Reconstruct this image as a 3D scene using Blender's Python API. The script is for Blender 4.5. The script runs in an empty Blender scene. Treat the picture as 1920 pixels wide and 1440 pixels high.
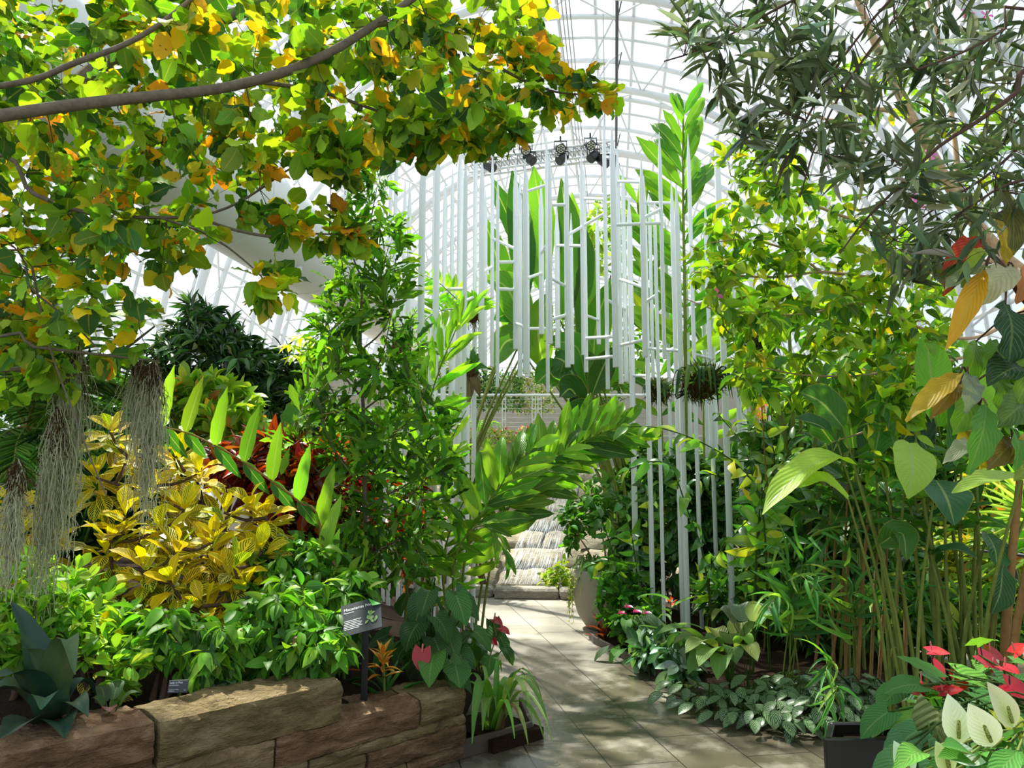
EXPOSURE = 0.55
SKY = 0.80
SUN = 9.5
SUNDIR = (-.30, .55, 1.0)
import bpy, math, random
import numpy as np
from mathutils import Vector, Matrix
random.seed(11)
R_ = np.random.default_rng(23)
SC = bpy.context.scene
COL = SC.collection
F = 1443.0
PITCH = math.radians(6.9)
EYE = 1.6
def V3(*a): return np.array(a, float)
def P(px, py, Y):
    """a point of the place at distance Y ahead of the viewpoint"""
    a = (px-960)/F; b = (720-py)/F
    dy = math.cos(PITCH)-b*math.sin(PITCH); dz = math.sin(PITCH)+b*math.cos(PITCH)
    t = Y/dy
    return V3(a*t, Y, EYE+dz*t)
def PL(lst): return [P(*q) for q in lst]
def norm(v):
    v = np.asarray(v, float)
    return v/np.maximum(np.linalg.norm(v, axis=-1, keepdims=True), 1e-9)
def U(a, b, n=None): return R_.uniform(a, b, n)
def lin(h):
    h = h.lstrip('#'); o = []
    for i in (0, 2, 4):
        c = int(h[i:i+2], 16)/255
        o.append(c/12.92 if c <= .04045 else ((c+.055)/1.055)**2.4)
    return tuple(o)
def curve(pts, n):
    """smooth polyline through points (Catmull-Rom), n samples"""
    p = np.array(pts, float)
    if len(p) == 2: return p[0]+(p[1]-p[0])*np.linspace(0, 1, n)[:, None]
    q = np.vstack([2*p[0]-p[1], p, 2*p[-1]-p[-2]])
    d = np.r_[0, np.cumsum(np.linalg.norm(np.diff(p, axis=0), axis=1))]
    s = np.linspace(0, d[-1], n)
    i = np.clip(np.searchsorted(d, s, side='right')-1, 0, len(p)-2)
    t = ((s-d[i])/np.maximum(d[i+1]-d[i], 1e-9))[:, None]
    a, b, c, e = q[i], q[i+1], q[i+2], q[i+3]
    return .5*((2*b)+(c-a)*t+(2*a-5*b+4*c-e)*t*t+(3*b-a-3*c+e)*t**3)
def tangents(p):
    g = np.gradient(p, axis=0)
    return norm(g)
# ---------------------------------------------------------------- geometry collector
class Geo:
    def __init__(s): s.V = []; s.Q = []; s.T = []; s.UV = []; s.C = []; s.n = 0; s.MQ = []; s.MT = []
    def add(s, V, Q=None, T=None, uv=None, col=None, mat=0):
        V = np.asarray(V, float).reshape(-1, 3); m = len(V)
        s.V.append(V)
        s.UV.append(np.zeros((m, 2)) if uv is None else np.asarray(uv, float).reshape(-1, 2))
        c = np.ones((m, 4))
        if col is not None:
            col = np.asarray(col, float)
            c[:, :col.shape[-1]] = col
        s.C.append(c)
        if Q is not None and len(Q): Q = np.asarray(Q, int).reshape(-1, 4)+s.n; s.Q.append(Q); s.MQ.append(np.full(len(Q), mat))
        if T is not None and len(T): T = np.asarray(T, int).reshape(-1, 3)+s.n; s.T.append(T); s.MT.append(np.full(len(T), mat))
        s.n += m
        return s
    def grid(s, pts, uv=None, col=None, mat=0, closeu=False, closev=False):
        """pts (a,b,3) array -> quads"""
        pts = np.asarray(pts, float); a, b = pts.shape[:2]
        i = np.arange(a*b).reshape(a, b)
        if closeu: i = np.vstack([i, i[:1]])
        if closev: i = np.hstack([i, i[:, :1]])
        q = np.stack([i[:-1, :-1], i[1:, :-1], i[1:, 1:], i[:-1, 1:]], -1).reshape(-1, 4)
        if uv is None:
            uu, vv = np.meshgrid(np.linspace(0, 1, a), np.linspace(0, 1, b), indexing='ij'); uv = np.stack([uu, vv], -1)
        c = None
        if col is not None:
            c = np.asarray(col, float)
            if c.ndim == 3: c = c.reshape(a*b, -1)
        s.add(pts.reshape(-1, 3), Q=q, uv=uv, col=c, mat=mat)
        return s
    def tube(s, pts, r, seg=6, col=None, cap=True, mat=0):
        p = np.asarray(pts, float); n = len(p)
        r = np.broadcast_to(np.asarray(r, float), (n,)) if np.ndim(r) < 1 or len(np.atleast_1d(r)) == n else np.interp(np.linspace(0, 1, n), np.linspace(0, 1, len(r)), r)
        t = tangents(p)
        ref = V3(0, 0, 1) if abs(t[0][2]) < .9 else V3(1, 0, 0)
        a = norm(np.cross(t[0], ref)); A = [a]
        for k in range(1, n):
            a = a-t[k]*a.dot(t[k]); a = norm(a); A.append(a)
        A = np.array(A); B = np.cross(t, A)
        th = np.linspace(0, 2*math.pi, seg, endpoint=False)
        ring = p[:, None]+r[:, None, None]*(A[:, None]*np.cos(th)[None, :, None]+B[:, None]*np.sin(th)[None, :, None])
        base = s.n
        s.grid(ring, col=col, closev=True, mat=mat)
        if cap:
            for e, k in ((0, 1), (n-1, -1)):
                idx = np.arange(seg)[::k]+e*seg
                c = p[e]
                T = [(seg, j, (j+1) % seg) for j in range(seg)]
                s.add(np.vstack([ring[e][::-k], c]), T=T, col=col, mat=mat)
        return s
    def box(s, c, size, rot=None, col=None, mat=0, bev=0.0):
        x, y, z = np.array(size)/2
        if bev > 0:
            b = min(bev, x*.9, y*.9, z*.9)
            prof = []
            for (zz, ins) in ((-z, b), (-z+b, 0), (z-b, 0), (z, b)):
                X, Y = x-ins, y-ins
                bb = b
                prof.append([(-X+bb, -Y, zz), (X-bb, -Y, zz), (X, -Y+bb, zz), (X, Y-bb, zz), (X-bb, Y, zz), (-X+bb, Y, zz), (-X, Y-bb, zz), (-X, -Y+bb, zz)])
            v = np.array(prof)
            if rot is not None: v = v@np.array(rot).T
            v = v+np.array(c)
            s.grid(v, closev=True, col=col, mat=mat)
            for e, flip in ((0, True), (3, False)):
                w = v[e][::-1] if flip else v[e]
                s.add(np.vstack([w, w.mean(0)]), T=[(8, j, (j+1) % 8) for j in range(8)], col=col, mat=mat)
            return s
        v = np.array([(i, j, k) for i in (-x, x) for j in (-y, y) for k in (-z, z)])
        if rot is not None: v = v@np.array(rot).T
        s.add(v+np.array(c), Q=[(0, 1, 3, 2), (4, 6, 7, 5), (0, 4, 5, 1), (2, 3, 7, 6), (0, 2, 6, 4), (1, 5, 7, 3)], col=col, mat=mat)
        return s
    def lathe(s, prof, c, seg=28, col=None, mat=0):
        th = np.linspace(0, 2*math.pi, seg, endpoint=False)
        p = np.array([[(r*math.cos(t)+c[0], r*math.sin(t)+c[1], z+c[2]) for t in th] for r, z in prof])
        return s.grid(p, closev=True, col=col, mat=mat)
    def leaves(s, tms, pos, d, n, L, W, col):
        """many leaves: tms list of templates; pos,d,n (N,3); L,W (N,), col (N,4)"""
        pos = np.asarray(pos, float).reshape(-1, 3); N = len(pos)
        if N == 0: return s
        d = norm(np.broadcast_to(d, (N, 3))); n = np.broadcast_to(n, (N, 3))
        y = np.cross(n, d); bad = np.linalg.norm(y, axis=1) < 1e-3
        if bad.any(): y[bad] = np.cross(V3(.3, 1, .2), d[bad])
        y = norm(y); z = np.cross(d, y)
        L = np.broadcast_to(L, (N,)); W = np.broadcast_to(W, (N,))
        col = np.broadcast_to(col, (N, 4))
        k = R_.integers(0, len(tms), N)
        for ti, tm in enumerate(tms):
            I = np.where(k == ti)[0]
            if not len(I): continue
            tv, tuv, tq = tm
            M = len(tv)
            v = (pos[I, None]+d[I, None]*(L[I, None]*tv[None, :, 0])[..., None]
                 + y[I, None]*(W[I, None]*tv[None, :, 1])[..., None]
                 + z[I, None]*(L[I, None]*tv[None, :, 2])[..., None])
            q = (np.arange(len(I))*M)[:, None, None]+tq[None]
            s.add(v, Q=q, uv=np.tile(tuv, (len(I), 1)), col=np.repeat(col[I], M, axis=0))
        return s
    def blade(s, pts, w, up=(0, 0, 1), fold=.25, nc=4, ripple=0.0, rk=5, col=None, n=14):
        """one long leaf: grid along a curve; w: half-width samples along the curve"""
        p = curve(pts, n); t = tangents(p)
        up = np.broadcast_to(np.asarray(up, float), (n, 3))
        sd = norm(np.cross(t, up)); nm = np.cross(sd, t)
        u = np.linspace(0, 1, n)
        w = np.interp(u, np.linspace(0, 1, len(w)), w)
        v = np.linspace(-1, 1, nc+1)
        ph = U(0, 6.28)
        h = fold*np.abs(v)[None]*w[:, None]+ripple*np.sin(u*rk*6.28+ph)[:, None]*np.sign(v)[None]*(v**2)[None]
        g = p[:, None]+sd[:, None]*(v[None]*w[:, None])[..., None]+nm[:, None]*h[..., None]
        uu, vv = np.meshgrid(u, (v+1)/2, indexing='ij')
        c = None if col is None else np.broadcast_to(np.r_[col, [1]*(4-len(col))], (n*(nc+1), 4))
        return s.grid(g, uv=np.stack([uu, vv], -1), col=c)
    def build(s, name, mat, parent=None, smooth=True, loc=None):
        if s.n == 0: return None
        V = np.concatenate(s.V); UV = np.concatenate(s.UV); C = np.concatenate(s.C)
        Q = np.concatenate(s.Q) if s.Q else np.zeros((0, 4), int)
        T = np.concatenate(s.T) if s.T else np.zeros((0, 3), int)
        if parent is not None: org = np.array(parent['_org'][:])
        elif loc is not None: org = np.asarray(loc, float)
        else:
            lo, hi = V.min(0), V.max(0); org = V3((lo[0]+hi[0])/2, (lo[1]+hi[1])/2, lo[2])
        me = bpy.data.meshes.new(name)
        me.vertices.add(len(V)); me.vertices.foreach_set('co', (V-org).ravel())
        loops = np.concatenate([Q.ravel(), T.ravel()]).astype(np.int32)
        me.loops.add(len(loops)); me.loops.foreach_set('vertex_index', loops)
        nf = len(Q)+len(T); me.polygons.add(nf)
        st = np.concatenate([np.arange(len(Q))*4, len(Q)*4+np.arange(len(T))*3]).astype(np.int32)
        me.polygons.foreach_set('loop_start', st)
        me.polygons.foreach_set('use_smooth', np.full(nf, smooth))
        mats = mat if isinstance(mat, (list, tuple)) else [mat]
        for m in mats: me.materials.append(m)
        if len(mats) > 1:
            me.polygons.foreach_set('material_index', np.concatenate(s.MQ+s.MT).astype(np.int32))
        uvl = me.uv_layers.new(name='UVMap'); uvl.data.foreach_set('uv', UV[loops].ravel())
        ca = me.color_attributes.new('Col', 'FLOAT_COLOR', 'POINT'); ca.data.foreach_set('color', C.ravel())
        me.update()
        o = bpy.data.objects.new(name, me); COL.objects.link(o)
        o['_org'] = [float(x) for x in org]
        if parent is not None: o.parent = parent
        else: o.location = org
        return o
def tag(o, label, cat, group=None, kind=None):
    o['label'] = label; o['category'] = cat
    if group: o['group'] = group
    if kind: o['kind'] = kind
    return o
def thing(name, loc, label, cat, group=None):
    o = bpy.data.objects.new(name, None); COL.objects.link(o)
    o.location = loc; o['_org'] = [float(x) for x in loc]; o.empty_display_size = .1
    return tag(o, label, cat, group)
def struct(name, g, mat, parent=None, smooth=False):
    o = g.build(name, mat, parent, smooth) if isinstance(g, Geo) else g
    if parent is None: o['kind'] = 'structure'
    return o
# ---------------------------------------------------------------- leaf templates
def wfun(kind, u):
    if kind == 'ovate': return np.sin(np.pi*np.clip(u, 0, 1)**.72)**.85
    if kind == 'lance': return np.sin(np.pi*u**.8)**1.15
    if kind == 'elliptic': return np.sin(np.pi*u)**.75
    if kind == 'obovate': return np.sin(np.pi*u**1.5)**.8
    if kind == 'strap': return np.minimum(1, u*5+.25)*(1-u**3.5)
    if kind == 'needle': return np.minimum(1, u*4+.3)*(1-u)**.6
    if kind == 'heart': return np.where(u < .3, .78+.22*np.sin(np.pi/2*u/.3), np.cos(np.pi/2*(u-.3)/.7)**.85)
    if kind == 'round': return np.sin(np.pi*np.clip(u, 0, 1)**.85)**.55
def tmpl(kind, nl=5, curl=.5, fold=.25, wave=0.0, wk=3, nc=2, side=0.0, notch=0.0):
    u = np.linspace(0, 1, nl+1)
    w = np.maximum(wfun(kind, u), .02)
    if notch: w = w*(1+notch*np.sin(u*wk*6.28*1.7+1))
    th = curl*(u-.1)
    cx = np.r_[0, np.cumsum(np.cos((th[1:]+th[:-1])/2))/nl]
    cz = -np.r_[0, np.cumsum(np.sin((th[1:]+th[:-1])/2))/nl]
    v = np.linspace(-1, 1, nc+1)
    X = np.repeat(cx[:, None], nc+1, 1)
    if kind == 'heart': X = X-.22*np.abs(v)[None]*(np.clip(1-u/.35, 0, 1)**1.2)[:, None]
    Y = .5*v[None]*w[:, None]+side*(u**2)[:, None]
    Z = cz[:, None]+fold*.35*np.abs(v)[None]*w[:, None]*.5
    if wave: Z = Z+wave*np.sin(u*wk*6.28+(v[None].T*1.3)).T*np.abs(v)[None] if False else Z+wave*np.sin(u*wk*6.28)[:, None]*v[None]
    tv = np.stack([X, Y, Z], -1).reshape(-1, 3)
    uu, vv = np.meshgrid(u, (v+1)/2, indexing='ij')
    i = np.arange((nl+1)*(nc+1)).reshape(nl+1, nc+1)
    q = np.stack([i[:-1, :-1], i[1:, :-1], i[1:, 1:], i[:-1, 1:]], -1).reshape(-1, 4)
    return tv, np.stack([uu, vv], -1).reshape(-1, 2), q
def tset(kind, curls=(.2, .7, 1.2), **k): return [tmpl(kind, curl=c, **k) for c in curls]
T_OV = tset('ovate', (.1, .5, 1.0), fold=.35, wave=.04, nl=7)+[tmpl('round', nl=8, curl=.4, fold=.3, wave=.05), tmpl('ovate', nl=8, curl=.6, wave=.09, wk=2, notch=.08)]
T_OVN = T_OV+[tmpl('ovate', nl=9, curl=.8, wave=.07, wk=2, notch=.16)]
T_LN = tset('lance', (.2, .7, 1.2), fold=.4)
T_OL = tset('lance', (0, .3, .6), fold=.5, nl=4)
T_EL = tset('elliptic', (.2, .6, 1.1), fold=.35)
T_OB = tset('obovate', (.1, .5, .9), fold=.3)
T_MAC = [tmpl('obovate', nl=10, curl=c, fold=.3, wave=.035, wk=4, notch=.14) for c in (.1, .4, .8)]
T_GIN = [tmpl('elliptic', nl=8, curl=c, fold=.45, wave=.03, wk=2.5) for c in (.2, .6, 1.0)]
T_LOBE = [tmpl('strap', nl=8, curl=c, fold=.3, wave=.02, wk=3, notch=.06) for c in (.1, .3)]
T_ST = [tmpl('needle', nl=7, curl=c, fold=.4) for c in (.4, 1.0, 1.6)]
T_PALM = [tmpl('needle', nl=4, curl=c, fold=.5) for c in (.1, .5, .9)]
T_HT = [tmpl('heart', nl=7, curl=c, fold=.35, nc=4, wave=.02) for c in (.3, .8, 1.2)]
T_CRO = [tmpl('obovate', nl=8, curl=c, fold=.4, nc=4, wave=.015) for c in (.1, .5, .9)]
T_DROOP = tset('ovate', (.5, .9, 1.4), fold=.45)
T_TINY = [tmpl('elliptic', nl=2, curl=.3, fold=.3), tmpl('ovate', nl=3, curl=.6, fold=.3)]
def pal(*rows):
    """rows (weight, '#hex', value jitter, hue jitter, alpha) -> colour function"""
    w = np.array([r[0] for r in rows], float); w /= w.sum()
    c = np.array([lin(r[1]) for r in rows]); j = np.array([r[2] if len(r) > 2 else .25 for r in rows]); al = np.array([r[4] if len(r) > 4 else 1. for r in rows])
    def f(n):
        k = R_.choice(len(w), n, p=w)
        v = np.exp(R_.normal(0, 1, n)*j[k])
        o = c[k]*v[:, None]*np.exp(R_.normal(0, .10, (n, 3)))
        return np.c_[np.clip(o, 0.002, .9), al[k]]
    return f
# ---------------------------------------------------------------- growth
def samp_poly(poly, n, d0, d1):
    poly = np.array(poly, float); lo, hi = poly.min(0), poly.max(0); out = []
    while len(out) < n:
        q = U(lo, hi, (4*n, 2))
        ins = np.zeros(len(q), bool); j = len(poly)-1
        for i in range(len(poly)):
            a, b = poly[i], poly[j]
            c = (a[1] > q[:, 1]) != (b[1] > q[:, 1])
            ins ^= c & (q[:, 0] < (b[0]-a[0])*(q[:, 1]-a[1])/(b[1]-a[1]+1e-9)+a[0]); j = i
        out += list(q[ins])
    return np.array([P(x, y, U(d0, d1)) for x, y in out[:n]])
def ell(px, py, Y, rx, ry, rd, n, shell=.5):
    """points in an ellipsoid of foliage centred at a point of the place (radii rx, ry given as seen from there)"""
    c = P(px, py, Y); s = Y/F
    d = norm(R_.normal(0, 1, (n, 3))); r = U(shell**3, 1, n)**(1/3)
    return c+d*r[:, None]*V3(rx*s, rd, ry*s)
class Skel:
    def __init__(s): s.P = np.zeros((0, 3)); s.r = np.zeros(0)
    def add(s, p, r): s.P = np.vstack([s.P, p]); s.r = np.r_[s.r, np.broadcast_to(r, (len(p),)) if np.ndim(r) == 0 else r]
def limb(geo, sk, pts, r, n=None, seg=7, col=None):
    c = curve(pts, n or max(6, 5*len(pts)))
    rr = np.interp(np.linspace(0, 1, len(c)), np.linspace(0, 1, len(r)), r)
    geo.tube(c, rr, seg, col=col); sk.add(c, rr)
    return c
def grow(gb, gl, sk, targets, tms, cf, L=(.08, .12), wr=.6, per=7, t0=.3, sag=.1, droop=.3, spread=1.0, up=1.0, seg=4, bcol=None, tipn=2, rmax=.012, rmin=.0012, petiole=0.0, size_bias=None):
    """twigs from a limb skeleton to each target, leaves along every twig"""
    targets = np.asarray(targets, float)
    dd = np.array([np.min(((sk.P-t)**2).sum(1)) for t in targets])
    PO, D, NN, LL = [], [], [], []
    for t in targets[np.argsort(dd)]:
        dist = np.sqrt(((sk.P-t)**2).sum(1)); i = int(np.argmin(dist+.15*(sk.r < .003))); d = dist[i]; q = sk.P[i]
        if d < 1e-3: continue
        mid = (q+t)/2+R_.normal(0, .06, 3)*d+V3(0, 0, sag*d)
        c = curve([q, mid, t], max(4, int(d/.09)+2))
        r0 = min(sk.r[i]*.7, rmin+.006*d, rmax)
        rr = np.linspace(r0, rmin, len(c))
        gb.tube(c, rr, seg, col=bcol, cap=False)
        sk.add(c[1:], rr[1:])
        T = tangents(c)
        k = per if np.isscalar(per) else int(R_.integers(per[0], per[1]+1))
        s = np.r_[U(t0, 1, max(0, k-tipn)), np.full(min(tipn, k), 1.)]*(len(c)-1)
        a = s.astype(int).clip(0, len(c)-2); f = (s-a)[:, None]
        pos = c[a]*(1-f)+c[a+1]*f; tt = T[a]
        rnd = R_.normal(0, 1, (k, 3)); rnd -= tt*(rnd*tt).sum(1)[:, None]; rnd = norm(rnd)
        dirs = norm(.55*tt+spread*rnd*.8+V3(0, 0, -droop))
        PO.append(pos+dirs*petiole); D.append(dirs); NN.append(norm(V3(0, 0, up)+R_.normal(0, .55, (k, 3))))
        LL.append(U(L[0], L[1], k))
    if not PO: return
    PO = np.vstack(PO); D = np.vstack(D); NN = np.vstack(NN); LL = np.concatenate(LL)
    gl.leaves(tms, PO, D, NN, LL, LL*wr*U(.8, 1.2, len(LL)), cf(len(LL)))
def whorl(gl, gb, c, axis, n, L, wr, tms, cf, el=(1.1, -.4), r=.01):
    """rosette of n leaves round an axis; elevation runs from el[0] (top, young) to el[1] (bottom)"""
    axis = norm(axis); a = norm(np.cross(axis, V3(.31, .77, .2))); b = np.cross(axis, a)
    k = np.arange(n); th = k*2.39996+U(0, 6.28); e = np.interp(k/(max(n-1, 1)), [0, 1], el)+R_.normal(0, .12, n)
    d = np.cos(e)[:, None]*(a*np.cos(th)[:, None]+b*np.sin(th)[:, None])+np.sin(e)[:, None]*axis
    pos = c+axis*(np.linspace(.0, -.09, n)*L[1]/.15)[:, None]+d*r
    up = norm(axis-d*(d@axis)[:, None]+1e-6)
    LL = U(L[0], L[1], n)*np.interp(k/n, [0, .2, 1], [.75, 1, 1])
    gl.leaves(tms, pos, d, up, LL, LL*wr*U(.85, 1.15, n), cf(n))
def pinnate(gs, gl, pts, n, L, wr, tms, cf, t=(.15, 1.0), ang=(1.1, .5), up=(0, 0, 1), lift=.15, r=(.012, .004), prof=None, stemcol=None, ns=26, jit=.12, droop=0.0, seg=6):
    """a stalk with leaves or lobes in two ranks"""
    c = curve(pts, ns); T = tangents(c)
    if gs is not None: gs.tube(c, np.linspace(r[0], r[1], ns), seg, col=stemcol)
    s = np.repeat(np.linspace(t[0], t[1], n), 2); s = np.clip(s+U(-.3, .3, 2*n)/n*(t[1]-t[0]), 0, .999)*(ns-1)
    a = s.astype(int); f = (s-a)[:, None]; pos = c[a]*(1-f)+c[a+1]*f; tt = T[a]
    up = np.broadcast_to(np.asarray(up, float), tt.shape)
    sd = norm(np.cross(tt, up)); nm = np.cross(sd, tt)
    sg = np.tile([1, -1], n)[:, None]
    k = np.repeat(np.linspace(0, 1, n), 2)
    A = np.interp(k, [0, 1], ang)+R_.normal(0, jit, 2*n)
    d = np.cos(A)[:, None]*tt+np.sin(A)[:, None]*(sd*sg)+lift*nm+V3(0, 0, -droop)+R_.normal(0, jit*.6, (2*n, 3))
    pr = np.interp(k, np.linspace(0, 1, len(prof)), prof) if prof else np.ones(2*n)
    LL = U(L[0], L[1], 2*n)*pr
    gl.leaves(tms, pos, d, nm+R_.normal(0, jit*1.5, (2*n, 3)), LL, LL*wr if np.isscalar(wr) else wr[0]*pr**.5, cf(2*n))
    return c
# ---------------------------------------------------------------- materials
def newmat(name):
    m = bpy.data.materials.new(name); m.use_nodes = True
    nt = m.node_tree; nt.nodes.clear()
    return m, nt
class NB:
    def __init__(s, nt): s.nt = nt
    def n(s, t, **kw):
        x = s.nt.nodes.new(t)
        for k, v in kw.items():
            if k.startswith('_'): setattr(x, k[1:], v)
            else:
                key = int(k[1:]) if k[0] == 'i' and k[1:].isdigit() else k.replace('__', ' ')
                s.put(x.inputs[key], v)
        return x
    def put(s, inp, v):
        if isinstance(v, bpy.types.NodeSocket): s.nt.links.new(v, inp)
        elif isinstance(v, bpy.types.Node): s.nt.links.new(v.outputs[0], inp)
        else:
            if inp.type == 'RGBA' and len(v) == 3: v = (*v, 1)
            inp.default_value = v
    def math(s, op, a, b=0.0, c=0.0):
        return s.n('ShaderNodeMath', _operation=op, i0=a, i1=b, i2=c).outputs[0]
    def mix(s, f, a, b, bt='MIX'):
        x = s.n('ShaderNodeMix', _data_type='RGBA', _blend_type=bt)
        s.put(x.inputs[0], f); s.put(x.inputs[6], a); s.put(x.inputs[7], b)
        return x.outputs[2]
    def noise(s, scale, detail=3, rough=.55, vec=None, dist=0.0):
        x = s.n('ShaderNodeTexNoise', Scale=scale, Detail=detail, Roughness=rough, Distortion=dist)
        if vec is not None: s.put(x.inputs['Vector'], vec)
        return x.outputs[0]
    def ramp(s, f, stops):
        x = s.n('ShaderNodeValToRGB'); s.put(x.inputs[0], f)
        e = x.color_ramp.elements
        while len(e) < len(stops): e.new(.5)
        for k, (p, c) in zip(e, stops):
            k.position = p; k.color = (*c, 1) if len(c) == 3 else c
        return x.outputs[0]
    def obj(s): return s.n('ShaderNodeTexCoord').outputs['Object']
    def geo(s): return s.n('ShaderNodeNewGeometry').outputs['Position']
    def out(s, sh): s.nt.links.new(sh if isinstance(sh, bpy.types.NodeSocket) else sh.outputs[0], s.n('ShaderNodeOutputMaterial').inputs[0])
    def bump(s, h, st=.3, d=.01): return s.n('ShaderNodeBump', Strength=st, Distance=d, Height=h).outputs[0]
def solid(name, col, rough=.6, metal=0.0, noise=0.0, ns=20, bump=0.0, spec=.5, bs=None):
    m, nt = newmat(name); b = NB(nt)
    c = lin(col) if isinstance(col, str) else col
    cs = c
    if noise:
        cs = b.mix(b.noise(ns, 4, vec=b.geo()), tuple(x*(1-noise) for x in c), tuple(min(1, x*(1+noise)) for x in c))
    p = b.n('ShaderNodeBsdfPrincipled', Base__Color=cs, Roughness=rough, Metallic=metal)
    p.inputs['Specular IOR Level'].default_value = spec
    if bump: b.put(p.inputs['Normal'], b.bump(b.noise(bs or ns, 5, vec=b.geo()), bump, .02))
    b.out(p)
    return m
def leafmat(name, pattern='plain', trans=.42, rough=.48, spec=.3, tint=(1.5, 1.5, .45), vein=.25):
    m, nt = newmat(name); b = NB(nt)
    at = b.n('ShaderNodeAttribute', _attribute_name='Col')
    col = at.outputs['Color']; al = at.outputs['Alpha']
    sx = b.n('ShaderNodeSeparateXYZ', i0=b.n('ShaderNodeTexCoord').outputs['UV'])
    u, v = sx.outputs[0], sx.outputs[1]
    av = b.math('ABSOLUTE', b.math('SUBTRACT', v, .5))
    mid = b.math('LESS_THAN', av, .03)
    def stripes(N, slope, duty):
        f = b.math('FRACT', b.math('SUBTRACT', b.math('MULTIPLY', u, N), b.math('MULTIPLY', av, slope)))
        return b.math('LESS_THAN', f, duty)
    nz = b.noise(9, 3, vec=b.geo())
    if pattern == 'plain':
        base = b.mix(b.math('MULTIPLY', mid, vein), col, (.35, .5, .12))
        base = b.mix(b.math('MULTIPLY', b.math('SUBTRACT', nz, .5), .7), base, (.25, .3, .03))
    elif pattern == 'veined':
        st = b.math('MAXIMUM', stripes(11, 9, .13), mid)
        base = b.mix(b.math('MULTIPLY', st, vein), col, (.42, .5, .16))
    elif pattern == 'spotted':        # ageing leaf: brown blotches on yellow
        base = b.mix(b.math('MULTIPLY', mid, .4), col, (.5, .45, .08))
        sp = b.math('GREATER_THAN', b.noise(34, 3, vec=b.geo()), b.math('ADD', .60, b.math('MULTIPLY', al, .25)))
        base = b.mix(b.math('MULTIPLY', sp, .75), base, (.10, .045, .012))
    elif pattern == 'croton':         # alpha: 0 = green with yellow veins, 1 = yellow all over
        edge = b.math('GREATER_THAN', av, .43)
        st = b.math('MAXIMUM', b.math('MAXIMUM', stripes(9, 7, .42), b.math('LESS_THAN', av, .06)), edge)
        gr = b.mix(b.math('SUBTRACT', al, .35), (.025, .075, .012), col)
        base = b.mix(st, gr, col)
    elif pattern == 'zebra':
        st = b.math('MULTIPLY', stripes(5.5, 7, .5), b.math('LESS_THAN', av, .42))
        base = b.mix(b.math('MULTIPLY', st, al), col, (.40, .56, .32))
    elif pattern == 'ribbed':
        f = b.math('SINE', b.math('SUBTRACT', b.math('MULTIPLY', u, 190), b.math('MULTIPLY', av, 50)))
        base = b.mix(b.math('MULTIPLY', f, .10), col, (.05, .09, .02))
        base = b.mix(b.math('MULTIPLY', mid, .6), base, (.45, .55, .2))
        base = b.mix(b.math('MULTIPLY', b.math('GREATER_THAN', av, .482), .5), base, (.5, .4, .08))
    elif pattern == 'spathe':
        g = b.math('MULTIPLY', b.math('SUBTRACT', .5, av), 1.5)
        base = b.mix(b.math('MULTIPLY', b.math('MULTIPLY', g, al), b.math('SUBTRACT', 1.1, u)), col, (.35, .52, .08))
    pr = b.n('ShaderNodeBsdfPrincipled', Base__Color=base, Roughness=rough)
    pr.inputs['Specular IOR Level'].default_value = spec
    if pattern in ('veined', 'ribbed', 'croton', 'spathe'):
        f = b.math('SINE', b.math('SUBTRACT', b.math('MULTIPLY', u, 60), b.math('MULTIPLY', av, 44)))
        b.put(pr.inputs['Normal'], b.bump(f, .25, .006))
    tr = b.n('ShaderNodeBsdfTranslucent', Color=b.mix(1.0, base, tint, 'MULTIPLY'))
    b.out(b.n('ShaderNodeMixShader', i0=trans, i1=pr.outputs[0], i2=tr.outputs[0]))
    return m
M = {}
M['leaf'] = leafmat('leaf_green')
M['leafg'] = leafmat('leaf_glossy', rough=.25, spec=.6, trans=.3)
M['leafv'] = leafmat('leaf_veined', 'veined', trans=.36)
M['leafy'] = leafmat('leaf_ageing', 'spotted', trans=.46)
M['leafm'] = leafmat('leaf_matt', rough=.6, spec=.2, trans=.22, tint=(1.2, 1.3, .7))
M['agave'] = leafmat('leaf_agave', 'plain', trans=.05, rough=.5, vein=.0)
M['croton'] = leafmat('leaf_croton', 'croton', trans=.38, rough=.45, spec=.2, tint=(1.35, 1.3, .35))
M['zebra'] = leafmat('leaf_zebra', 'zebra', trans=.2, rough=.35)
M['rib'] = leafmat('leaf_ribbed', 'ribbed', trans=.42, rough=.35)
M['red'] = leafmat('petal_red', 'plain', trans=.3, rough=.22, spec=.6, tint=(1.3, .8, .8), vein=0)
M['spathe'] = leafmat('petal_white', 'spathe', trans=.35, rough=.5, tint=(1.1, 1.15, .8))
def barkmat(name, c1, c2, sc=30):
    m, nt = newmat(name); b = NB(nt)
    n = b.noise(sc, 5, .65, vec=b.geo())
    p = b.n('ShaderNodeBsdfPrincipled', Base__Color=b.mix(n, lin(c1), lin(c2)), Roughness=.85)
    p.inputs['Specular IOR Level'].default_value = .2
    b.put(p.inputs['Normal'], b.bump(n, .5, .01)); b.out(p)
    return m
M['bark'] = barkmat('bark_grey', '#443c31', '#8a7f6c')
M['barkd'] = barkmat('bark_dark', '#3b2a22', '#6d5647')
M['barkt'] = barkmat('bark_tan', '#8a6b4c', '#d3b592')
M['cane'] = barkmat('cane_green', '#4a5a22', '#93a04e', 12)
M['caneb'] = barkmat('cane_brown', '#6a4a28', '#b08a55', 12)
M['stemd'] = barkmat('stem_dark_green', '#1e3312', '#4d6a2a', 14)
M['moss'] = solid('spanish_moss', '#babb98', .9, noise=.35, ns=30, spec=.1)
M['root'] = solid('root_fibre', '#54402a', .95, noise=.5, ns=60, bump=.8, spec=.1)
M['white'] = solid('white_tube_paint', '#e9eef0', .35, noise=.04, ns=6)
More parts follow.
